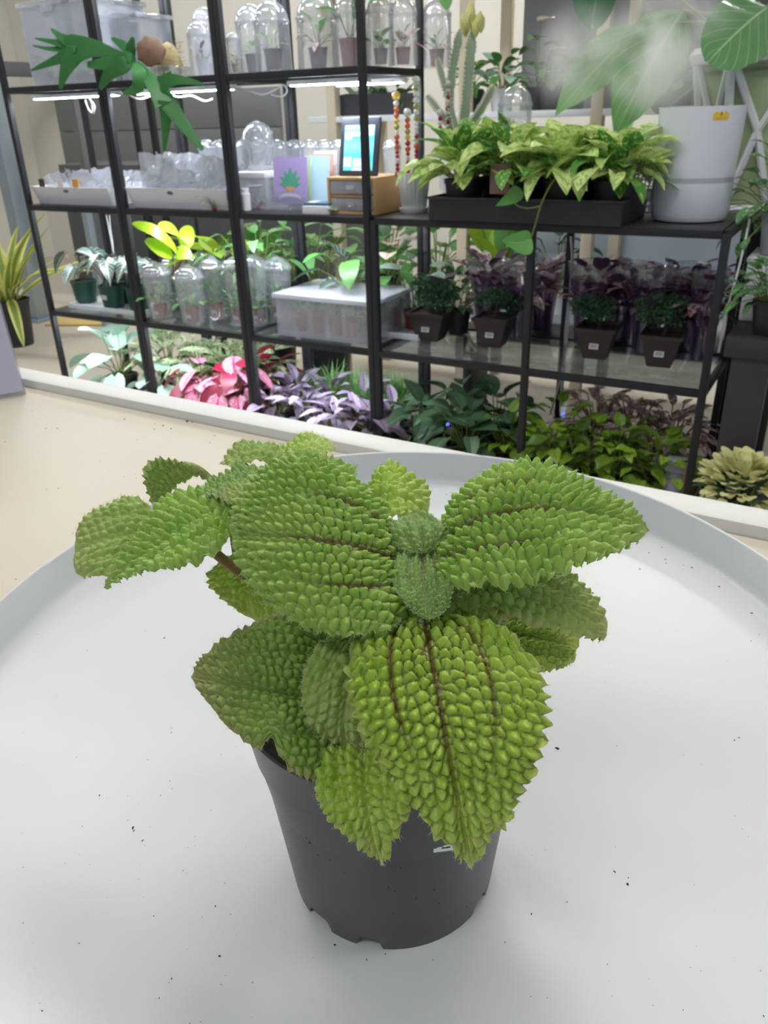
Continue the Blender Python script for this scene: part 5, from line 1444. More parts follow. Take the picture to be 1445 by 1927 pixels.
C1 = 'domed cups of seedlings on the glass shelf'
def seedling_cup(label, cx, yb, w, ytop, Y, seed):
    t = cloche(label, cx, (yb + ytop) / 2, w, ytop, Y, zl, 'cup', M_clear, None, group=C1, seed=seed)
    x, rad, h = plc(cx, (yb + ytop) / 2, w, ytop, Y, zl)
    nursery(t, rad * .48, .05, M_terra, rim=.006, z=.004)
    MB().box((0, -rad * .44, .028), (.02, .0015, .012)).build('sticker', M_card, t, smooth=False)
    rosette(t, fresh + ficus, 16, z0=.05, r0=.012, stalk=(.02, .075), L=(.025, .04), el=(88, 25), tilt=15, seed=seed, stem=M_stemg, stem_r=.0008)
seedling_cup('domed clear cup with seedling just right of the second post', 297, 600, 58, 492, .05, 11)
seedling_cup('domed clear cup with seedling, nearest the shelf front', 358, 606, 58, 500, .05, 12)
seedling_cup('domed clear cup with bushy seedling behind the front cups', 404, 588, 52, 482, .15, 13)
seedling_cup('domed clear cup left of the third post', 444, 600, 46, 484, .10, 14)
seedling_cup('domed clear cup straight right of the third post', 482, 600, 46, 480, .13, 15)
seedling_cup('domed clear cup beside the frosted bin', 523, 590, 56, 482, .20, 16)
seedling_cup('domed clear cup at the rear between the front cups', 330, 570, 48, 478, .24, 17)
seedling_cup('rear domed clear cup under the lime philodendron', 380, 560, 46, 472, .28, 18)

# lime philodendron behind the cups
x, rad, h = plc(330, 480, 60, 420, .27, zl)
t = thing('potted_philodendron', 'lime yellow philodendron behind the domed cups', 'plant', (x, .24, zl))
nursery(t, .04, .10, M_green_pot)
def nl(mid, l, rr, mat=G['neon'], **kw): bigleaf(t, mid, l, rr, mat, **kw)
nl([(335, 480, 3.0), (310, 440, 2.95), (248, 421, 2.93)], (300, 428, 2.95), (308, 456, 2.92), um=.5, p=.55)
nl([(345, 470, 3.0), (330, 440, 2.98), (296, 428, 2.98)], (325, 422, 3.0), (345, 452, 2.95), um=.5, p=.5)
nl([(350, 470, 3.02), (352, 445, 3.02), (354, 424, 3.04)], (335, 444, 3.02), (366, 446, 3.02), um=.5, p=.5)
nl([(325, 480, 2.98), (300, 470, 2.94), (272, 455, 2.94)], (300, 452, 2.96), (305, 484, 2.92), um=.5, p=.5)
nl([(330, 482, 2.98), (345, 475, 2.93), (362, 482, 2.9)], (345, 462, 2.95), (342, 488, 2.9), um=.5, p=.5)
pb = np.array(t.location)
for e_ in ((335, 480, 3.0), (345, 470, 3.0), (350, 470, 3.02), (325, 480, 2.98)):
    MB().tube([(0, 0, .10), tuple(at(*e_) - pb)], .003, 6).build('stalk', M_stemr, t)
t = thing('potted_philodendron', 'olive and yellow broad leaf plant left of the third post', 'plant', (ony(415, 470, .33)[0], .30, zl))
nursery(t, .045, .10, M_green_pot)
rosette(t, [neon[0], B('leaf_olive', 'coleus2', W=.4, um=.45, p=.55, droop=.3)], 12, z0=.10, r0=.02, stalk=(.06, .16), L=(.10, .15), el=(85, 40), tilt=45, seed=33, stem=M_stemg, stem_r=.003)

# leafy plants at the back between third and fourth posts (standing on the rear rack)
def backplant(label, cx, yb, Y, zs, ms, n, stalk, L, el, tilt, seed, potm, pr=.05, ph=.09, stem=None, name='potted_plant', sr=.002):
    x = float(ony(cx, yb, Y)[0])
    t = thing(name, label, 'plant', (x, Y, zs))
    nursery(t, pr, ph, potm)
    rosette(t, ms, n, z0=ph, r0=pr * .5, stalk=stalk, L=L, el=el, tilt=tilt, seed=seed, stem=stem or M_stemg, stem_r=sr)
    return t
backplant('bright green fern leaved plant right of the third post', 490, 520, .28, zl, fresh, 24, (.10, .24), (.07, .11), (88, 40), 55, 40, M_green_pot, pr=.04)
backplant('light green leafy plant left of the thick rear post', 548, 520, .46, zl, fresh, 16, (.12, .22), (.06, .10), (85, 40), 50, 41, M_blk)
backplant('light green leafy plant right of the thick rear post', 590, 520, .46, zl, fresh, 14, (.14, .24), (.07, .10), (88, 40), 50, 42, M_blk)
backplant('broad leaved green plant behind the frosted bin', 672, 530, .30, zl, [ficus[1], darkl[0], aloc[0]], 18, (.06, .20), (.09, .13), (85, 25), 45, 43, M_blk)
fl = backplant('white and pink anthurium behind the fourth post', 735, 520, .30, zl, ficus, 10, (.08, .16), (.07, .10), (80, 30), 45, 44, M_terra, pr=.045)
G['spathe'] = leaf_mat('anthurium_spathe', lin(228, 206, 196), lin(236, 222, 212), vein=lin(216, 120, 110), vein_w=.04, transl=.2)
for i, (a_, z_) in enumerate(((.5, .29), (2.0, .27), (-1.2, .25))):
    M = Matrix.Translation((.03 * math.cos(a_), .03 * math.sin(a_), z_)) @ frame_z((math.cos(a_), math.sin(a_), .1)).to_4x4() @ Matrix.Scale(.075, 4)
    link('flower', B('spathe', 'spathe', W=.8, um=.4, p=.5, droop=.2, heart=.2), fl, M)
    MB().tube([(0, 0, .09), (.03 * math.cos(a_), .03 * math.sin(a_), z_)], .002, 5).build('flower_stalk', M_stemr, fl)
backplant('small leafy plant in a terracotta pot left of the bonsais', 778, 560, .27, zl, ficus + [silver[0]], 10, (.07, .18), (.06, .085), (88, 40), 45, 45, M_terra, pr=.034, ph=.07)
t = thing('drip_tray', 'small white saucer tray beside the terracotta pot', 'tray', (ony(755, 585, .20)[0] + .035, .22, zl))
MB().box((0, 0, .004), (.12, .16, .008), bevel=.003).build('base', M_white, t)
MB().box((0, -.08, .012), (.12, .004, .02), bevel=.0015).build('side', M_white, t); MB().box((0, .08, .012), (.12, .004, .02), bevel=.0015).build('side', M_white, t)

# frosted bin full of red pots
xl = float(onz(512, 632, zl)[0]); xr = float(onz(690, 660, zl)[0])
hb2 = float(ony(600, 572, .0)[2]) - zl
bb = bin_clear('storage_bin', 'low clear bin with frosted white lid full of red seedling pots', xl + .01, xr - .01, .03, .29, zl, hb2 + .0, M_fog, True, M_frost)
k = 0
for j in range(2):
    for i in range(5):
        nm = ['front left corner', 'front row second', 'front row centre', 'front row fourth', 'front right corner', 'rear left corner', 'rear row second', 'rear row centre', 'rear row fourth', 'rear right corner'][k]
        xx = xl + .06 + i * (xr - xl - .12) / 4; yy = .10 + .11 * j
        t = thing('seedling_pot', 'red pot of green seedlings inside the frosted lid bin, ' + nm, 'plant', (xx, yy, zl + .005), group='seedling pots in the frosted bin')
        nursery(t, .024, .05, M_terra, rim=.006)
        rosette(t, fresh + ficus, 14, z0=.05, r0=.01, stalk=(.012, .045), L=(.024, .034), el=(88, 50), tilt=8, seed=200 + k, stem=M_stemg, stem_r=.0008); k += 1

# bonsais in square brown pots
def bonsai(label, cx, yb, w, Y, seed, rz=.06):
    x, rad, h = plc(cx, yb, w, yb - 66, Y, zl)
    t = thing('bonsai', label, 'plant', (x, Y, zl), rz, group='bonsais in square brown pots')
    a, b, hh = rad * .66, rad * .88, .094
    vs, fs = [], []
    for (q, z) in ((a * .72, 0), (a * .8, .012), (b * .9, hh - .01), (b, hh - .01), (b, hh), (b * .9, hh), (b * .86, hh - .012)):
        for sx, sy in ((-1, -1), (1, -1), (1, 1), (-1, 1)): vs.append((sx * q, sy * q, z))
    for i in range(6):
        for k in range(4): fs.append((i * 4 + k, i * 4 + (k + 1) % 4, (i + 1) * 4 + (k + 1) % 4, (i + 1) * 4 + k))
    fs.append((3, 2, 1, 0))
    MB().add(vs, fs).build('pot', M_brown_pot, t, smooth=False)
    MB().box((0, 0, hh - .012), (b * 1.72, b * 1.72, .006)).build('soil', M_soil2, t, smooth=False)
    r = random.Random(seed)
    MB().tube([(0, 0, hh - .012), (.006, .004, hh + .03), (-.004, 0, hh + .06), (.008, .003, hh + .09)], [.006, .005, .004, .002], 7).build('trunk', simple('bark_%d' % seed, lin(88, 70, 56), lin(64, 52, 44), .8, 60.0, .4), t)
    mb = MB()
    for _ in range(5):
        c = (r.uniform(-.05, .05), r.uniform(-.035, .035), hh + r.uniform(.03, .085))
        scatter_leaves(mb, r, c, (.046, .036, .020), 210, .016, .008)
    o = mb.build('foliage', G['bonsai'], t, smooth=False); o['kind'] = 'stuff'
    for (px_off, w_) in ((0, 1),):
        st_ = MB().box((0, -a * 1.0 - .0045, hh * .45), (.027, .0015, .016), rot=Matrix.Rotation(-.24, 3, 'X')).build('price_label', M_card, t, smooth=False)
        for q in (-.006, .0, .006): MB().box((0, -a * 1.0 - .0055 - q * .0 , hh * .45 + q * .6), (.019, .0014, .0014), rot=Matrix.Rotation(-.24, 3, 'X')).build('print', M_ink2, st_, smooth=False)
bonsai('small bonsai in a square brown pot right of the fourth post', 812, 612, 84, .19, 1)
bonsai('small bonsai in a square brown pot, second from the left', 930, 625, 78, .20, 2)
bonsai('small bonsai in a square brown pot between the cord and right end', 1124, 645, 86, .20, 3)
bonsai('small bonsai in a square brown pot nearest the right end', 1245, 658, 88, .19, 4)
backplant('glossy small leaved plant in a black pot behind the first bonsai', 862, 590, .30, zl, ivy, 40, (.03, .12), (.03, .045), (85, 15), 25, 47, M_blk, pr=.042, ph=.075, sr=.001)

# plum plants in clear purple sleeves
M_slv = clear('purple_sleeve', (0.62, 0.50, 0.72, 1), gloss=.35, milk=.16, rough=.1, milk_col=(.34, .2, .44, 1), patchy=.15)
M_slv2 = clear('clear_sleeve', (0.93, 0.93, 0.97, 1), gloss=.5, milk=.10, rough=.1, patchy=.15)
def sleeved(label, cx, ytop, w, Y, seed):
    x, rad, h = plc(cx, 560, w, ytop, Y, zl)
    t = thing('sleeved_plant', label, 'plant', (x, Y, zl), group='plum leaved plants in purple sleeves')
    nursery(t, rad * .55, .09, M_blk)
    h0 = max(h, .16)
    wv = lambda a, z: 1 + .07 * math.sin(a * 5 + seed) * (z / h0) ** 2
    MB().lathe([(rad * .58, .0), (rad * .75, h0 * .4), (rad * .98, h0 * .80)], seg=22, wob=wv).build('sleeve', M_slv, t)
    MB().lathe([(rad * .98, h0 * .80), (rad * 1.06, h0 * .97), (rad * 1.1, h0)], seg=22, wob=lambda a, z: 1 + .09 * math.sin(a * 5 + seed) + .03 * math.sin(a * 11)).build('sleeve_collar', M_slv2, t)
    rosette(t, plum + burg[:1], 40, z0=.09, r0=rad * .6, stalk=(h0 * .15, h0 * .62), L=(.05, .085), el=(88, 45), tilt=35, seed=seed, stem=M_stemr)
sleeved('plum plant in a purple sleeve behind the second bonsai', 918, 488, 72, .40, 51)
sleeved('plum plant in a purple sleeve left of the centre leg', 978, 505, 66, .31, 52)
sleeved('plum plant in a purple sleeve right of the centre leg', 1022, 480, 66, .47, 53)
sleeved('plum plant in a purple sleeve behind the hanging cord', 1110, 492, 76, .33, 54)
sleeved('plum plant in a purple sleeve behind the third bonsai', 1170, 492, 76, .40, 55)
sleeved('plum plant in a purple sleeve between third and last bonsai', 1222, 500, 74, .31, 56)
sleeved('plum plant in a purple sleeve behind the last bonsai', 1285, 496, 74, .40, 57)
sleeved('plum plant in a purple sleeve at the far right end', 1330, 505, 60, .29, 58)
# rear low bench carrying the sleeved plants that stand behind the unit
rb_ = thing('rear_bench', 'dark low bench behind the low unit carrying sleeved plants', 'bench', (.62, .46, 0))
MB().box((0, 0, zl - .012), (1.0, .18, .022), bevel=.002).build('top', M_board, rb_)
for sx in (-1, 1): MB().box((sx * .47, 0, (zl - .024) / 2), (.03, .16, zl - .024), bevel=.002).build('leg', M_metal, rb_)

# ================================================================== BOTTOM SHELF
zb = Z_BOT
def floorplant(name, label, cx, yb, Y, potm, pr, ph, ms, n, stalk, L, el, tilt, seed, group=None, stem=None, sr=.0018, zs=None):
    x = float(ony(cx, yb, Y)[0]); t = thing(name, label, 'plant', (x, Y, zb if zs is None else zs), group=group)
    nursery(t, pr, ph, potm)
    rosette(t, ms, n, z0=ph, r0=pr * .5, stalk=stalk, L=L, el=el, tilt=tilt, seed=seed, stem=stem or M_stemg, stem_r=sr)
    return t
floorplant('potted_silver_plant', 'silvery green broad leaved plant at the left of the bottom shelf', 232, 715, .17, M_blk, .065, .10, silver, 22, (.08, .20), (.09, .14), (88, 5), 40, 61)
floorplant('potted_silver_plant', 'silvery leaves between the second post and pink caladium', 305, 730, .10, M_blk, .05, .085, silver, 9, (.05, .11), (.09, .12), (70, 0), 40, 62)
for i, (cx, Y, nm) in enumerate(((320, .30, 'nearest the second post'), (368, .30, 'in the middle of the green row'), (435, .30, 'nearest the third post'), (480, .30, 'half hidden by the third post'))):
    floorplant('potted_dieffenbachia', 'cream and green variegated plant in a green pot, ' + nm, cx, 690, Y, M_green_pot, .055, .10, varieg, 26, (.06, .16), (.10, .15), (88, 20), 35, 63 + i, group='variegated plants at the back of the bottom shelf')
floorplant('potted_caladium', 'pink caladium with green edged leaves left of the third post', 385, 760, .12, M_blk, .06, .085, pink + pink + pink + crim, 30, (.05, .15), (.085, .12), (88, 5), 75, 71, stem=M_stemr, group='pink caladiums')
floorplant('potted_caladium', 'pink caladium with crimson leaves against the third post', 448, 770, .11, M_blk, .06, .085, pink + pink + crim, 30, (.05, .16), (.085, .12), (88, 5), 75, 72, stem=M_stemr, group='pink caladiums')
floorplant('potted_caladium', 'crimson and dark caladium behind the pink ones', 505, 745, .25, M_blk, .055, .09, crim + shield_d, 18, (.06, .15), (.07, .10), (88, 10), 50, 73, stem=M_stemr, group='pink caladiums')
SH = 'purple shield plants in green pots'
for i, (cx, yb, Y, ms, nm) in enumerate(((524, 778, .10, shield_d, 'just right of the third post'), (578, 790, .09, shield_d + shield, 'second from the third post'), (632, 800, .08, shield, 'in the middle of the purple row'),
                                 (672, 806, .05, shield, 'near the white counter edge'), (700, 815, .03, shield_d, 'directly left of the fourth post'), (742, 800, .14, shield, 'just right of the fourth post'),
                                 (560, 755, .24, shield, 'in the rear row left'), (620, 762, .24, shield, 'in the rear row centre'), (690, 770, .25, shield, 'in the rear row right'))):
    floorplant('potted_shield_plant', 'silvery purple shield plant in a green pot, ' + nm, cx, yb, Y, M_green_pot, .046, .085, ms, 24, (.03, .09), (.065, .10), (88, 2), 30, 80 + i, group=SH)
# grassy plants behind
for i, (cx, nm) in enumerate(((628, 'left'), (690, 'middle'), (745, 'right'))):
    x = float(ony(cx, 720, .31)[0]); t = thing('potted_grass', 'tuft of fine green grass behind the purple plants, ' + nm, 'plant', (x, .30, zb), group='grass tufts')
    nursery(t, .05, .09, M_blk); r = random.Random(i); mb = MB()
    for k in range(220):
        a = r.uniform(0, 6.28); e = r.uniform(.5, 1.5); l = r.uniform(.10, .20); d = Vector((math.cos(a) * math.cos(e), math.sin(a) * math.cos(e), math.sin(e))); c = Vector((r.uniform(-.035, .035), r.uniform(-.035, .035), .085)); s = d.cross(Vector((0, 0, 1))).normalized() * .002
        m_ = c + d * l * .6; tip = c + d * l + Vector((d.x, d.y, -.6)) * l * .25
        mb.add([c - s, c + s, m_ + s, m_ - s, tip], [(0, 1, 2, 3), (3, 2, 4)])
    o = mb.build('blades', G['grass'], t, smooth=False); o['kind'] = 'stuff'
DK = 'dark green broad leaved plants'
for i, (cx, yb, Y, n, nm) in enumerate(((800, 825, .10, 24, 'right of the fourth post at the front'), (868, 775, .22, 30, 'tallest, behind the blue light'), (880, 840, .07, 24, 'beside the counter edge'), (935, 790, .26, 22, 'just left of the centre leg'))):
    floorplant('potted_peperomia', 'dark green broad leaved plant, ' + nm, cx, yb, Y, M_blk, .06, .09, darkl, n, (.05, .16), (.07, .10), (88, 0), 40, 100 + i, group=DK)
CO = 'lime coleus plants on the bottom shelf'
for i, (cx, yb, Y, n, nm) in enumerate(((955, 850, .09, 44, 'left of the centre leg'), (1030, 870, .09, 52, 'right of the centre leg'), (1095, 875, .08, 56, 'in the middle of the lime row'), (1165, 885, .08, 56, 'second from the right end'), (1235, 890, .08, 56, 'at the right end of the lime row'), (1060, 830, .22, 40, 'in the rear row left'), (1200, 840, .22, 40, 'in the rear row right'))):
    floorplant('potted_coleus', 'lime green coleus, ' + nm, cx, yb, Y, M_blk, .055, .085, coleus, n, (.03, .15), (.04, .06), (88, -5), 30, 110 + i, group=CO, sr=.0012)
BG = 'burgundy and cream plants behind the coleus'
for i, (cx, Y, nm) in enumerate(((1125, .30, 'left'), (1195, .29, 'centre'), (1265, .28, 'right'))):
    floorplant('potted_fittonia', 'burgundy and cream leaved plant behind the coleus, ' + nm, cx, 800, Y, M_blk, .055, .10, burg, 60, (.05, .15), (.05, .075), (88, 10), 35, 130 + i, group=BG, stem=M_stemr)
# plug light with blue glow, grey bin and orange handle
M_blue = emit('blue_indicator', lin(96, 110, 255), 2.0)
p = ony(1060, 782, .12); t = thing('plug_light', 'small white plug with blue indicator among the coleus', 'plug', p)
MB().box((0, 0, .012), (.018, .014, .03), bevel=.003).build('body', M_white, t); MB().box((.002, -.009, .004), (.008, .005, .012), bevel=.001).build('indicator', M_blue, t)
p = ony(848, 806, .13); t = thing('plug_light', 'small white plug with blue top among the dark green leaves', 'plug', p)
MB().box((0, 0, -.004), (.028, .02, .03), bevel=.003).build('body', M_white, t); MB().box((0, 0, .014), (.026, .018, .008), bevel=.001).build('indicator', M_blue, t)
x = float(ony(1279, 840, .06)[0])
t = thing('spray_bottle', 'grey bottle standing at the right end of the bottom shelf', 'bottle', (x, .06, zb))
M_grey = simple('grey_plastic', lin(168, 172, 182), lin(150, 154, 166), .45, 10.0)
MB().lathe([(.03, 0), (.034, .004), (.034, .10), (.026, .125), (.018, .135)], seg=18, cap0=True).build('body', M_grey, t); MB().box((0, 0, .155), (.06, .045, .04), bevel=.006).build('head', M_grey, t)
x = float(ony(1304, 850, .02)[0])
t = thing('orange_board', 'narrow orange board standing at the right end leg', 'board', (x, .025, zb), -.3)
M_org = simple('orange_paint', lin(206, 138, 40), lin(190, 124, 36), .5, 10.0)
MB().box((0, 0, .085), (.024, .012, .17), bevel=.002).build('board', M_org, t); MB().box((0, 0, .176), (.024, .012, .008), bevel=.002).build('end_cap', M_grey, t)

# ================================================================== RIGHT SIDE
M_dk = simple('dark_side_table', lin(48, 46, 48), lin(58, 55, 57), .5, 8.0)
t = thing('side_table', 'dark side table with thick top beside the low shelf unit', 'table', (1.34, .12, 0))
MB().box((0, 0, .615), (.60, .36, .05), bevel=.003).build('top', M_dk, t)
for sx in (-1, 1):
    for sy in (-1, 1):
        MB().box((sx * .235, sy * .155, .295), (.09, .04, .59), bevel=.003).build('leg', M_dk, t)
MB().box((0, -.06, .15), (.56, .40, .025), bevel=.002).build('lower_shelf', M_dk, t)
a = onz(1368, 612, .64)
t = thing('white_crate', 'plain white box standing on the dark side table', 'box', (1.165, .22, .64))
MB().box((0, 0, .075), (.25, .18, .15), bevel=.004).build('body', M_white, t); MB().box((0, 0, .155), (.256, .186, .012), bevel=.003).build('lid', M_white, t)
# ivy on a pot beside the box
for i, (cx, yb, Y, zs, s, nm) in enumerate(((1425, 360, .12, .655, 1.0, 'beside the lattice planter'),)):
    pass
t = thing('potted_ivy', 'trailing ivy in a grey pot at the right edge above the white box', 'plant', (1.105, .20, .803))
nursery(t, .06, .10, M_grey)
rosette(t, ivy, 100, z0=.10, r0=.05, stalk=(.03, .17), L=(.028, .045), el=(88, -35), tilt=25, seed=141, stem=M_stemg, stem_r=.001)
t = thing('potted_ivy', 'bushy ivy in a black pot at the right edge of the side table', 'plant', (1.128, .02, .64))
nursery(t, .05, .08, M_blk)
rosette(t, ivy, 70, z0=.08, r0=.04, stalk=(.03, .11), L=(.028, .045), el=(88, -10), tilt=25, seed=142, stem=M_stemg, stem_r=.001)
# cream flowers
p = ony(1408, 850, -.14)
t = thing('flowering_plant', 'cream and pale green flowering plant at the right edge', 'plant', (float(p[0]), -.14, .168))
nursery(t, .055, .07, M_blk)
rosette(t, darkl, 34, z0=.07, r0=.05, stalk=(.02, .075), L=(.045, .06), el=(88, -5), tilt=30, seed=151, stem=M_stemg)
rosette(t, cream, 200, z0=.09, r0=.02, stalk=(.062, .095), L=(.030, .040), el=(90, 12), tilt=5, seed=152, part='petal')

# ================================================================== BACKGROUND
# grey roller door and poles at the left
rd = MB()
door = thing('door_1', 'wide grey roller shutter door at the back left', 'door', (-3.9, 3.27, 0)); door['kind'] = 'structure'
M_shut = simple('shutter_grey', lin(112, 116, 118), lin(124, 128, 130), .45, 3.0, metallic=.2)
for i in range(5):
    MB().box((0, 0, .135 + .272 * i), (2.4, .05, .268), bevel=.006).build('slat', M_shut, door)
M_steel = simple('pale_steel', lin(150, 166, 180), lin(164, 178, 190), .35, 10.0, metallic=.4)
def pole(label, px, py, Y, z1, w, m=None):
    x = float(ony(px, py, Y)[0]); t = thing('support_pole', label, 'pole', (x, Y, 0))
    MB().box((0, 0, z1 / 2), (w, w, z1), bevel=.006).build('shaft', m or M_steel, t); MB().box((0, 0, .008), (w * 1.8, w * 1.8, .016), bevel=.003).build('foot', m or M_steel, t)
pole('pale blue steel pole at the left edge behind the striped plant', 42, 450, 1.3, 3.0, .09)
pole('pale blue steel pole seen behind the alocasias', 172, 450, 1.2, .87, .045)
pole('thin dark pole behind the left shelf unit', 290, 250, 1.6, 3.0, .035, M_metal)
pole('second thin dark pole behind the left shelf unit', 258, 250, 1.75, 3.0, .03, M_metal)
pole('thin dark pole left of the second post', 150, 250, 1.8, 3.0, .05, M_shut)
M_beam = simple('dark_grey_beam', lin(104, 106, 108), None, .6)
struct(MB().box((-5.0, 1.2, 1.56), (.16, 3.8, .10), bevel=.006).build('trim_1', M_beam))
# dark grey low cabinet wall behind shelf (dark recess under the middle shelf)
t = thing('dark_cabinet', 'dark grey low cabinet run behind the left shelves', 'cabinet', (-2.55, 2.2, 0))
M_dcab = simple('cabinet_dark', lin(72, 76, 78), lin(84, 88, 90), .5, 6.0)
for i in range(3):
    MB().box((-.75 + .75 * i, -.22, .45), (.72, .02, .82), bevel=.006).build('door', M_dcab, t)
MB().box((0, 0, .45), (2.3, .42, .9), bevel=.006).build('body', M_dcab, t)
# yellow cardboard on the floor
p = onz(160, 605, 0); t = thing('cardboard_sheet', 'flattened yellow brown cardboard on the floor behind the shelf', 'cardboard', (float(p[0]) , float(p[1]), 0), .4)
M_cb = simple('cardboard', lin(204, 178, 116), lin(190, 162, 104), .8, 8.0)
MB().box((0, 0, .006), (.42, .26, .012), bevel=.002).build('panel', M_cb, t); MB().box((.27, .02, .008), (.14, .2, .008), rz=.1, bevel=.002).build('flap', M_cb, t)

# striped plant in black pot on the floor
p = onz(34, 648, 0)
t = thing('striped_strap_plant', 'yellow striped strap leaved plant in a black pot on the floor at left', 'plant', (float(p[0]), float(p[1]), 0))
nursery(t, .115, .26, M_blk, rim=.02)
strapm = [B('leaf_strap', 'sans', W=.13, um=.4, p=.5, droop=.30, nu=10), B('leaf_strap_b', 'sans', W=.13, um=.4, p=.5, droop=.65, nu=10)]
rosette(t, strapm, 26, z0=.24, r0=.05, stalk=(.01, .03), L=(.34, .56), el=(86, 42), tilt=2, seed=161)
link('leaf', B('leaf_strap_c', 'sans', W=.22, um=.45, p=.5, droop=.9, nu=10), t, Matrix.Translation((.08, -.04, .27)) @ frame_z((.7, -.45, .1)).to_4x4() @ Matrix.Scale(.26, 4))

# pale wood rack behind, with plants
RY = 1.02
rk = thing('plant_rack', 'pale wooden plant rack with white shelves behind the low unit', 'rack', (-.05, RY + .2, 0))
def rx(px, py): return float(ony(px, py, RY)[0])
posts = [rx(640, 455), rx(872, 460), rx(1118, 300), rx(1118, 300) + .85]
for x in posts:
    for yy in (0, .4):
        MB().box((x + .05, yy - .2, 1.0), (.045, .045, 2.0), bevel=.004).build('post', M_pine, rk)
zs_ = float(ony(1000, 208, RY)[2])
L0, L1 = posts[0] - .12, posts[-1] + .1
M_greyshelf = simple('grey_shelf_top', lin(150, 152, 156), lin(160, 162, 166), .5, 6.0)
for z, mat_ in ((zs_, M_white), (1.66, M_pine), (.38, M_greyshelf)):
    MB().box(((L0 + L1) / 2 + .05, 0, z - .012), (L1 - L0, .44, .024), bevel=.003).build('shelf_board', mat_, rk)
M_wall_shade = simple('wall_shade_grey', lin(128, 130, 136), lin(138, 140, 146), .7, 4.0)  # grey stands in for the shadowed wall behind the rack
xp0 = rx(905, 100); xp1 = posts[-1] + .1
MB().box(((xp0 + xp1) / 2 + .05, .23, (zs_ + 1.62) / 2), (xp1 - xp0, .012, 1.62 - zs_), bevel=.002).build('back_panel', M_wall_shade, rk)
MB().box(((posts[1] + xp1) / 2 + .05, .23, .62), (xp1 - posts[1], .012, .46), bevel=.002).build('back_panel', simple('pale_blue_panel', lin(170, 178, 190), lin(178, 186, 198), .6, 4.0), rk)
MB().box(((xp0 + posts[2]) / 2 + .05, -.14, 1.636), (posts[2] - xp0 - .06, .05, .02), bevel=.002).build('wall_glow_bar', emit('wall_band_glow', (1, .98, .94, 1), 9.0), rk)  # glowing bar stands in for the lit wall band under the top board
# black trays of plants on the rack
for i, (px, nm) in enumerate(((655, 'left'), (712, 'right'))):
    x = rx(px, 200); t = thing('nursery_tray', 'black seedling tray on the pale rack, ' + nm, 'tray', (x, RY + .14, zs_), group='black trays on the rack')
    for (c, s) in (((0, -.12, .04), (.13, .004, .08)), ((0, .12, .04), (.13, .004, .08)), ((-.065, 0, .04), (.004, .24, .08)), ((.065, 0, .04), (.004, .24, .08)), ((0, 0, .004), (.13, .24, .006))):
        MB().box(c, s).build('side', M_blk, t, smooth=False)
    rosette(t, darkl, 22, z0=.04, r0=.08, stalk=(.02, .06), L=(.04, .06), el=(88, 20), tilt=20, seed=170 + i)
def rackplant(label, px, zadd, ms, n, stalk, L, el, tilt, seed, potm, pr=.05, ph=.08, dy=.14, stem=None):
    x = rx(px, 190); t = thing('rack_plant', label, 'plant', (x, RY + dy, zs_ + zadd))
    nursery(t, pr, ph, potm); rosette(t, ms, n, z0=ph, r0=pr * .5, stalk=stalk, L=L, el=el, tilt=tilt, seed=seed, stem=stem or M_stemg)
    return t
rackplant('dark leafy plant with pink bloom on the rack behind the cuttings', 1010, 0, darkl + ficus, 24, (.04, .12), (.05, .07), (88, 10), 35, 181, M_blk)
rackplant('lime leaved plant on the rack left of the big hanging leaf', 1055, 0, neon + ficus, 20, (.04, .09), (.05, .07), (80, 10), 30, 182, M_blk)
rackplant('white edged leafy plant on the rack behind the euphorbia', 918, 0, silver + ficus, 24, (.05, .12), (.05, .07), (88, 10), 35, 183, M_white)
rackplant('low green plant on the rack behind the misty leaf', 1190, 0, ficus, 22, (.03, .09), (.05, .07), (80, 10), 30, 184, M_blk)
rackplant('dark plant on the rack near the lattice planter', 1262, 0, darkl, 22, (.04, .12), (.06, .08), (85, 10), 30, 185, M_blk)
rackplant('small mixed green plant on the rack behind the shelf end', 858, 0, ficus, 20, (.03, .09), (.05, .07), (85, 10), 30, 186, M_blk)
an = rackplant('tall pink flamingo flower standing on the rack', 985, 0, darkl, 6, (.10, .16), (.06, .08), (88, 50), 60, 187, M_blk)
for i, (dx, z_, c) in enumerate(((0, .30, 'spathe'), (-.02, .24, 'deep'), (.05, .20, 'pink'))):
    link('flower', B('rack_flower_%d' % i, c, W=.8, um=.42, p=.5, droop=.15, heart=.15), an, Matrix.Translation((dx, 0, z_)) @ frame_z((.8, -.5, .15)).to_4x4() @ Matrix.Scale(.075, 4))
    MB().tube([(0, 0, .08), (dx, 0, z_)], .002, 5).build('flower_stalk', M_stemg, an)
# plants on the lower grey shelf of the rack (seen through the low unit)
def lowrack(label, px, ms, n, stalk, L, el, tilt, seed, potm, pr=.07, ph=.12):
    x = rx(px, 480); t = thing('rack_plant', label, 'plant', (x, RY + .14, .38)); nursery(t, pr, ph, potm); rosette(t, ms, n, z0=ph, r0=pr * .5, stalk=stalk, L=L, el=el, tilt=tilt, seed=seed, stem=M_stemg, stem_r=.003)
lowrack('broad dark plant low on the rack behind the anthurium', 700, ficus + darkl, 18, (.10, .24), (.10, .16), (88, 25), 40, 191, M_blk)
lowrack('pale green upright plant low on the rack behind the vine', 915, [B('leaf_upright', 'fernleaf', W=.28, um=.5, p=.5, droop=.1), neon[0]], 14, (.06, .14), (.16, .24), (90, 65), 5, 192, M_blk)
lowrack('dark branching plant low on the rack right of the vine', 1030, plum + darkl, 18, (.10, .20), (.06, .09), (88, 30), 40, 193, M_white)
lowrack('leafy green plant low on the rack left of the pine post', 800, ficus, 16, (.10, .22), (.10, .14), (88, 30), 40, 194, M_blk)
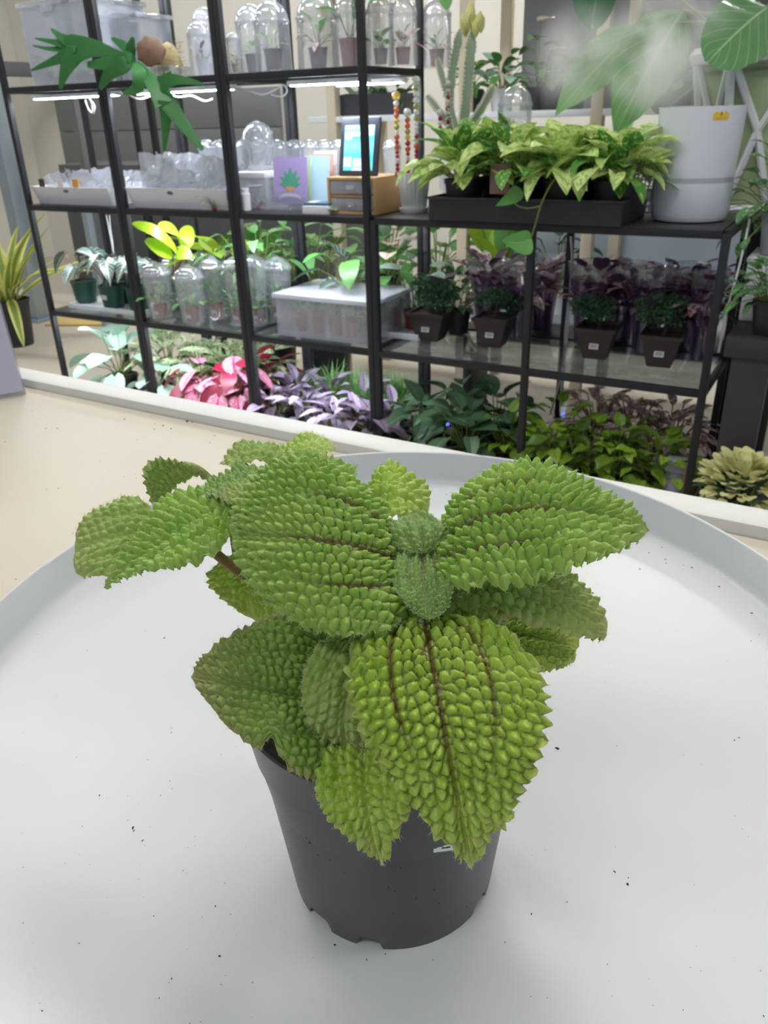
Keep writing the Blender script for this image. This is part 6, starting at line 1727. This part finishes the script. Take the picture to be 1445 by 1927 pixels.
# larger foliage plants standing on the floor behind the unit gaps
for i, (px, py, Y, ms, nm) in enumerate(((500, 470, .75, ficus + [B('leaf_olive2', 'coleus2', W=.4, um=.45, p=.55, droop=.3)], 'behind the fern leaved plant'), (605, 470, .72, [B('leaf_olive2', 'coleus2')], 'behind the thick rear post'), (430, 480, .75, [B('leaf_olive2', 'coleus2'), neon[0]], 'behind the third post'))):
    x = float(ony(px, py, Y)[0]); t = thing('floor_plant', 'tall olive foliage plant in a dark floor pot ' + nm, 'plant', (x, Y, 0), group='tall floor plants behind the shelves')
    nursery(t, .11, .30, M_blk, rim=.02); rosette(t, ms, 16, z0=.30, r0=.05, stalk=(.15, .38), L=(.14, .2), el=(90, 40), tilt=45, seed=210 + i, stem=M_stemg, stem_r=.004)

# ================================================================== ACRYLIC SIGN HOLDER at the left edge of the counter
a = onz(52, 745, TZ); 
sg = thing('sign_holder', 'clear acrylic sign holder with a lilac sheet at the left edge of the counter', 'sign holder', (float(onz(20, 752, TZ)[0]), float(onz(20, 752, TZ)[1]), TZ), 0)
M_lil = simple('lilac_sheet', lin(242, 238, 248), lin(238, 234, 246), .6, 10.0)
q0 = onz(0, 748, TZ); q1 = onz(50, 742, TZ)
e1 = at(0, 655, float((q0 - CAM) @ FW) * 1.02)
base_l = onz(-140, 775, TZ); base_r = onz(49, 742, TZ)
ax = Vector(base_r - base_l); ax.z = 0; wid = ax.length; ax.normalize()
back = Vector((-ax.y, ax.x, 0))
if back.y < 0: back = -back
sg.location = Vector(((base_l + base_r) / 2)); sg.location.z = TZ + .0015
sg.rotation_euler = (0, 0, math.atan2(ax.y, ax.x))
hsg = .16
R = Matrix.Rotation(-.42, 3, 'X')
MB().box(R @ Vector((0, 0, hsg / 2)) + Vector((0, .0, .004)), (wid - .004, .0014, hsg), rot=R).build('paper_sheet', M_lil, sg, smooth=False)
MB().box(R @ Vector((0, -.0022, hsg / 2)) + Vector((0, 0, .004)), (wid, .002, hsg), rot=R).build('front_pane', M_acryl, sg, smooth=False)
MB().box(R @ Vector((0, .0022, hsg / 2)) + Vector((0, 0, .004)), (wid, .002, hsg), rot=R).build('back_pane', M_acryl, sg, smooth=False)
MB().box((0, .04, .001), (wid, .09, .002)).build('foot', M_acryl, sg, smooth=False)
MB().box((0, .085, .014), (wid, .002, .026)).build('foot_lip', M_acryl, sg, smooth=False)

# ================================================================== MIST from the humidifier
def mist(label, px, py, d, rx_, ry_, rz_, dens, seed, tiltv=(0, 0, 0)):
    m = bpy.data.materials.new('mist_%d' % seed); m.use_nodes = True; nt = m.node_tree; nt.nodes.remove(nt.nodes['Principled BSDF']); L = nt.links.new
    out = nt.nodes['Material Output']; vs_ = N(nt, 'ShaderNodeVolumeScatter'); vs_.inputs['Color'].default_value = (.97, .98, 1, 1); vs_.inputs['Anisotropy'].default_value = .2
    tc = N(nt, 'ShaderNodeTexCoord'); ln_ = N(nt, 'ShaderNodeVectorMath', operation='LENGTH'); L(tc.outputs['Object'], ln_.inputs[0])
    fo = N(nt, 'ShaderNodeMapRange', interpolation_type='SMOOTHSTEP'); fo.inputs['From Min'].default_value = 1.0; fo.inputs['From Max'].default_value = .15; L(ln_.outputs['Value'], fo.inputs['Value'])
    no = N(nt, 'ShaderNodeTexNoise'); no.inputs['Scale'].default_value = 1.6; no.inputs['Detail'].default_value = 3.0; no.inputs['Distortion'].default_value = .6
    ad_ = N(nt, 'ShaderNodeVectorMath', operation='ADD'); ad_.inputs[1].default_value = (seed * 3.1, seed * 1.7, 0); L(tc.outputs['Object'], ad_.inputs[0]); L(ad_.outputs[0], no.inputs['Vector'])
    mr = N(nt, 'ShaderNodeMapRange'); mr.inputs['From Min'].default_value = .34; mr.inputs['From Max'].default_value = .66; L(no.outputs['Fac'], mr.inputs['Value'])
    mu = N(nt, 'ShaderNodeMath', operation='MULTIPLY'); L(fo.outputs['Result'], mu.inputs[0]); L(mr.outputs['Result'], mu.inputs[1])
    m2 = N(nt, 'ShaderNodeMath', operation='MULTIPLY'); L(mu.outputs[0], m2.inputs[0]); m2.inputs[1].default_value = dens
    L(m2.outputs[0], vs_.inputs['Density']); L(vs_.outputs[0], out.inputs['Volume'])
    o = MB().lathe([(.001 if k in (0, 12) else math.sin(math.pi * k / 12), -math.cos(math.pi * k / 12)) for k in range(13)], seg=24).build('mist_cloud', m)
    o.location = Vector(at(px, py, d)); o.scale = (rx_, ry_, rz_); o.rotation_euler = tiltv
    tag(o, label, 'mist', kind='stuff')
mist('white mist plume rising from the humidifier', 1255, 95, 2.16, .20, .12, .22, 24.0, 1, (0, -.35, 0))
mist('drifting mist patch left of the big hanging leaf', 1085, 110, 2.25, .17, .10, .17, 14.0, 2)
mist('thin mist around the wire rack and pothos end', 1215, 300, 2.05, .09, .08, .13, 9.0, 3)
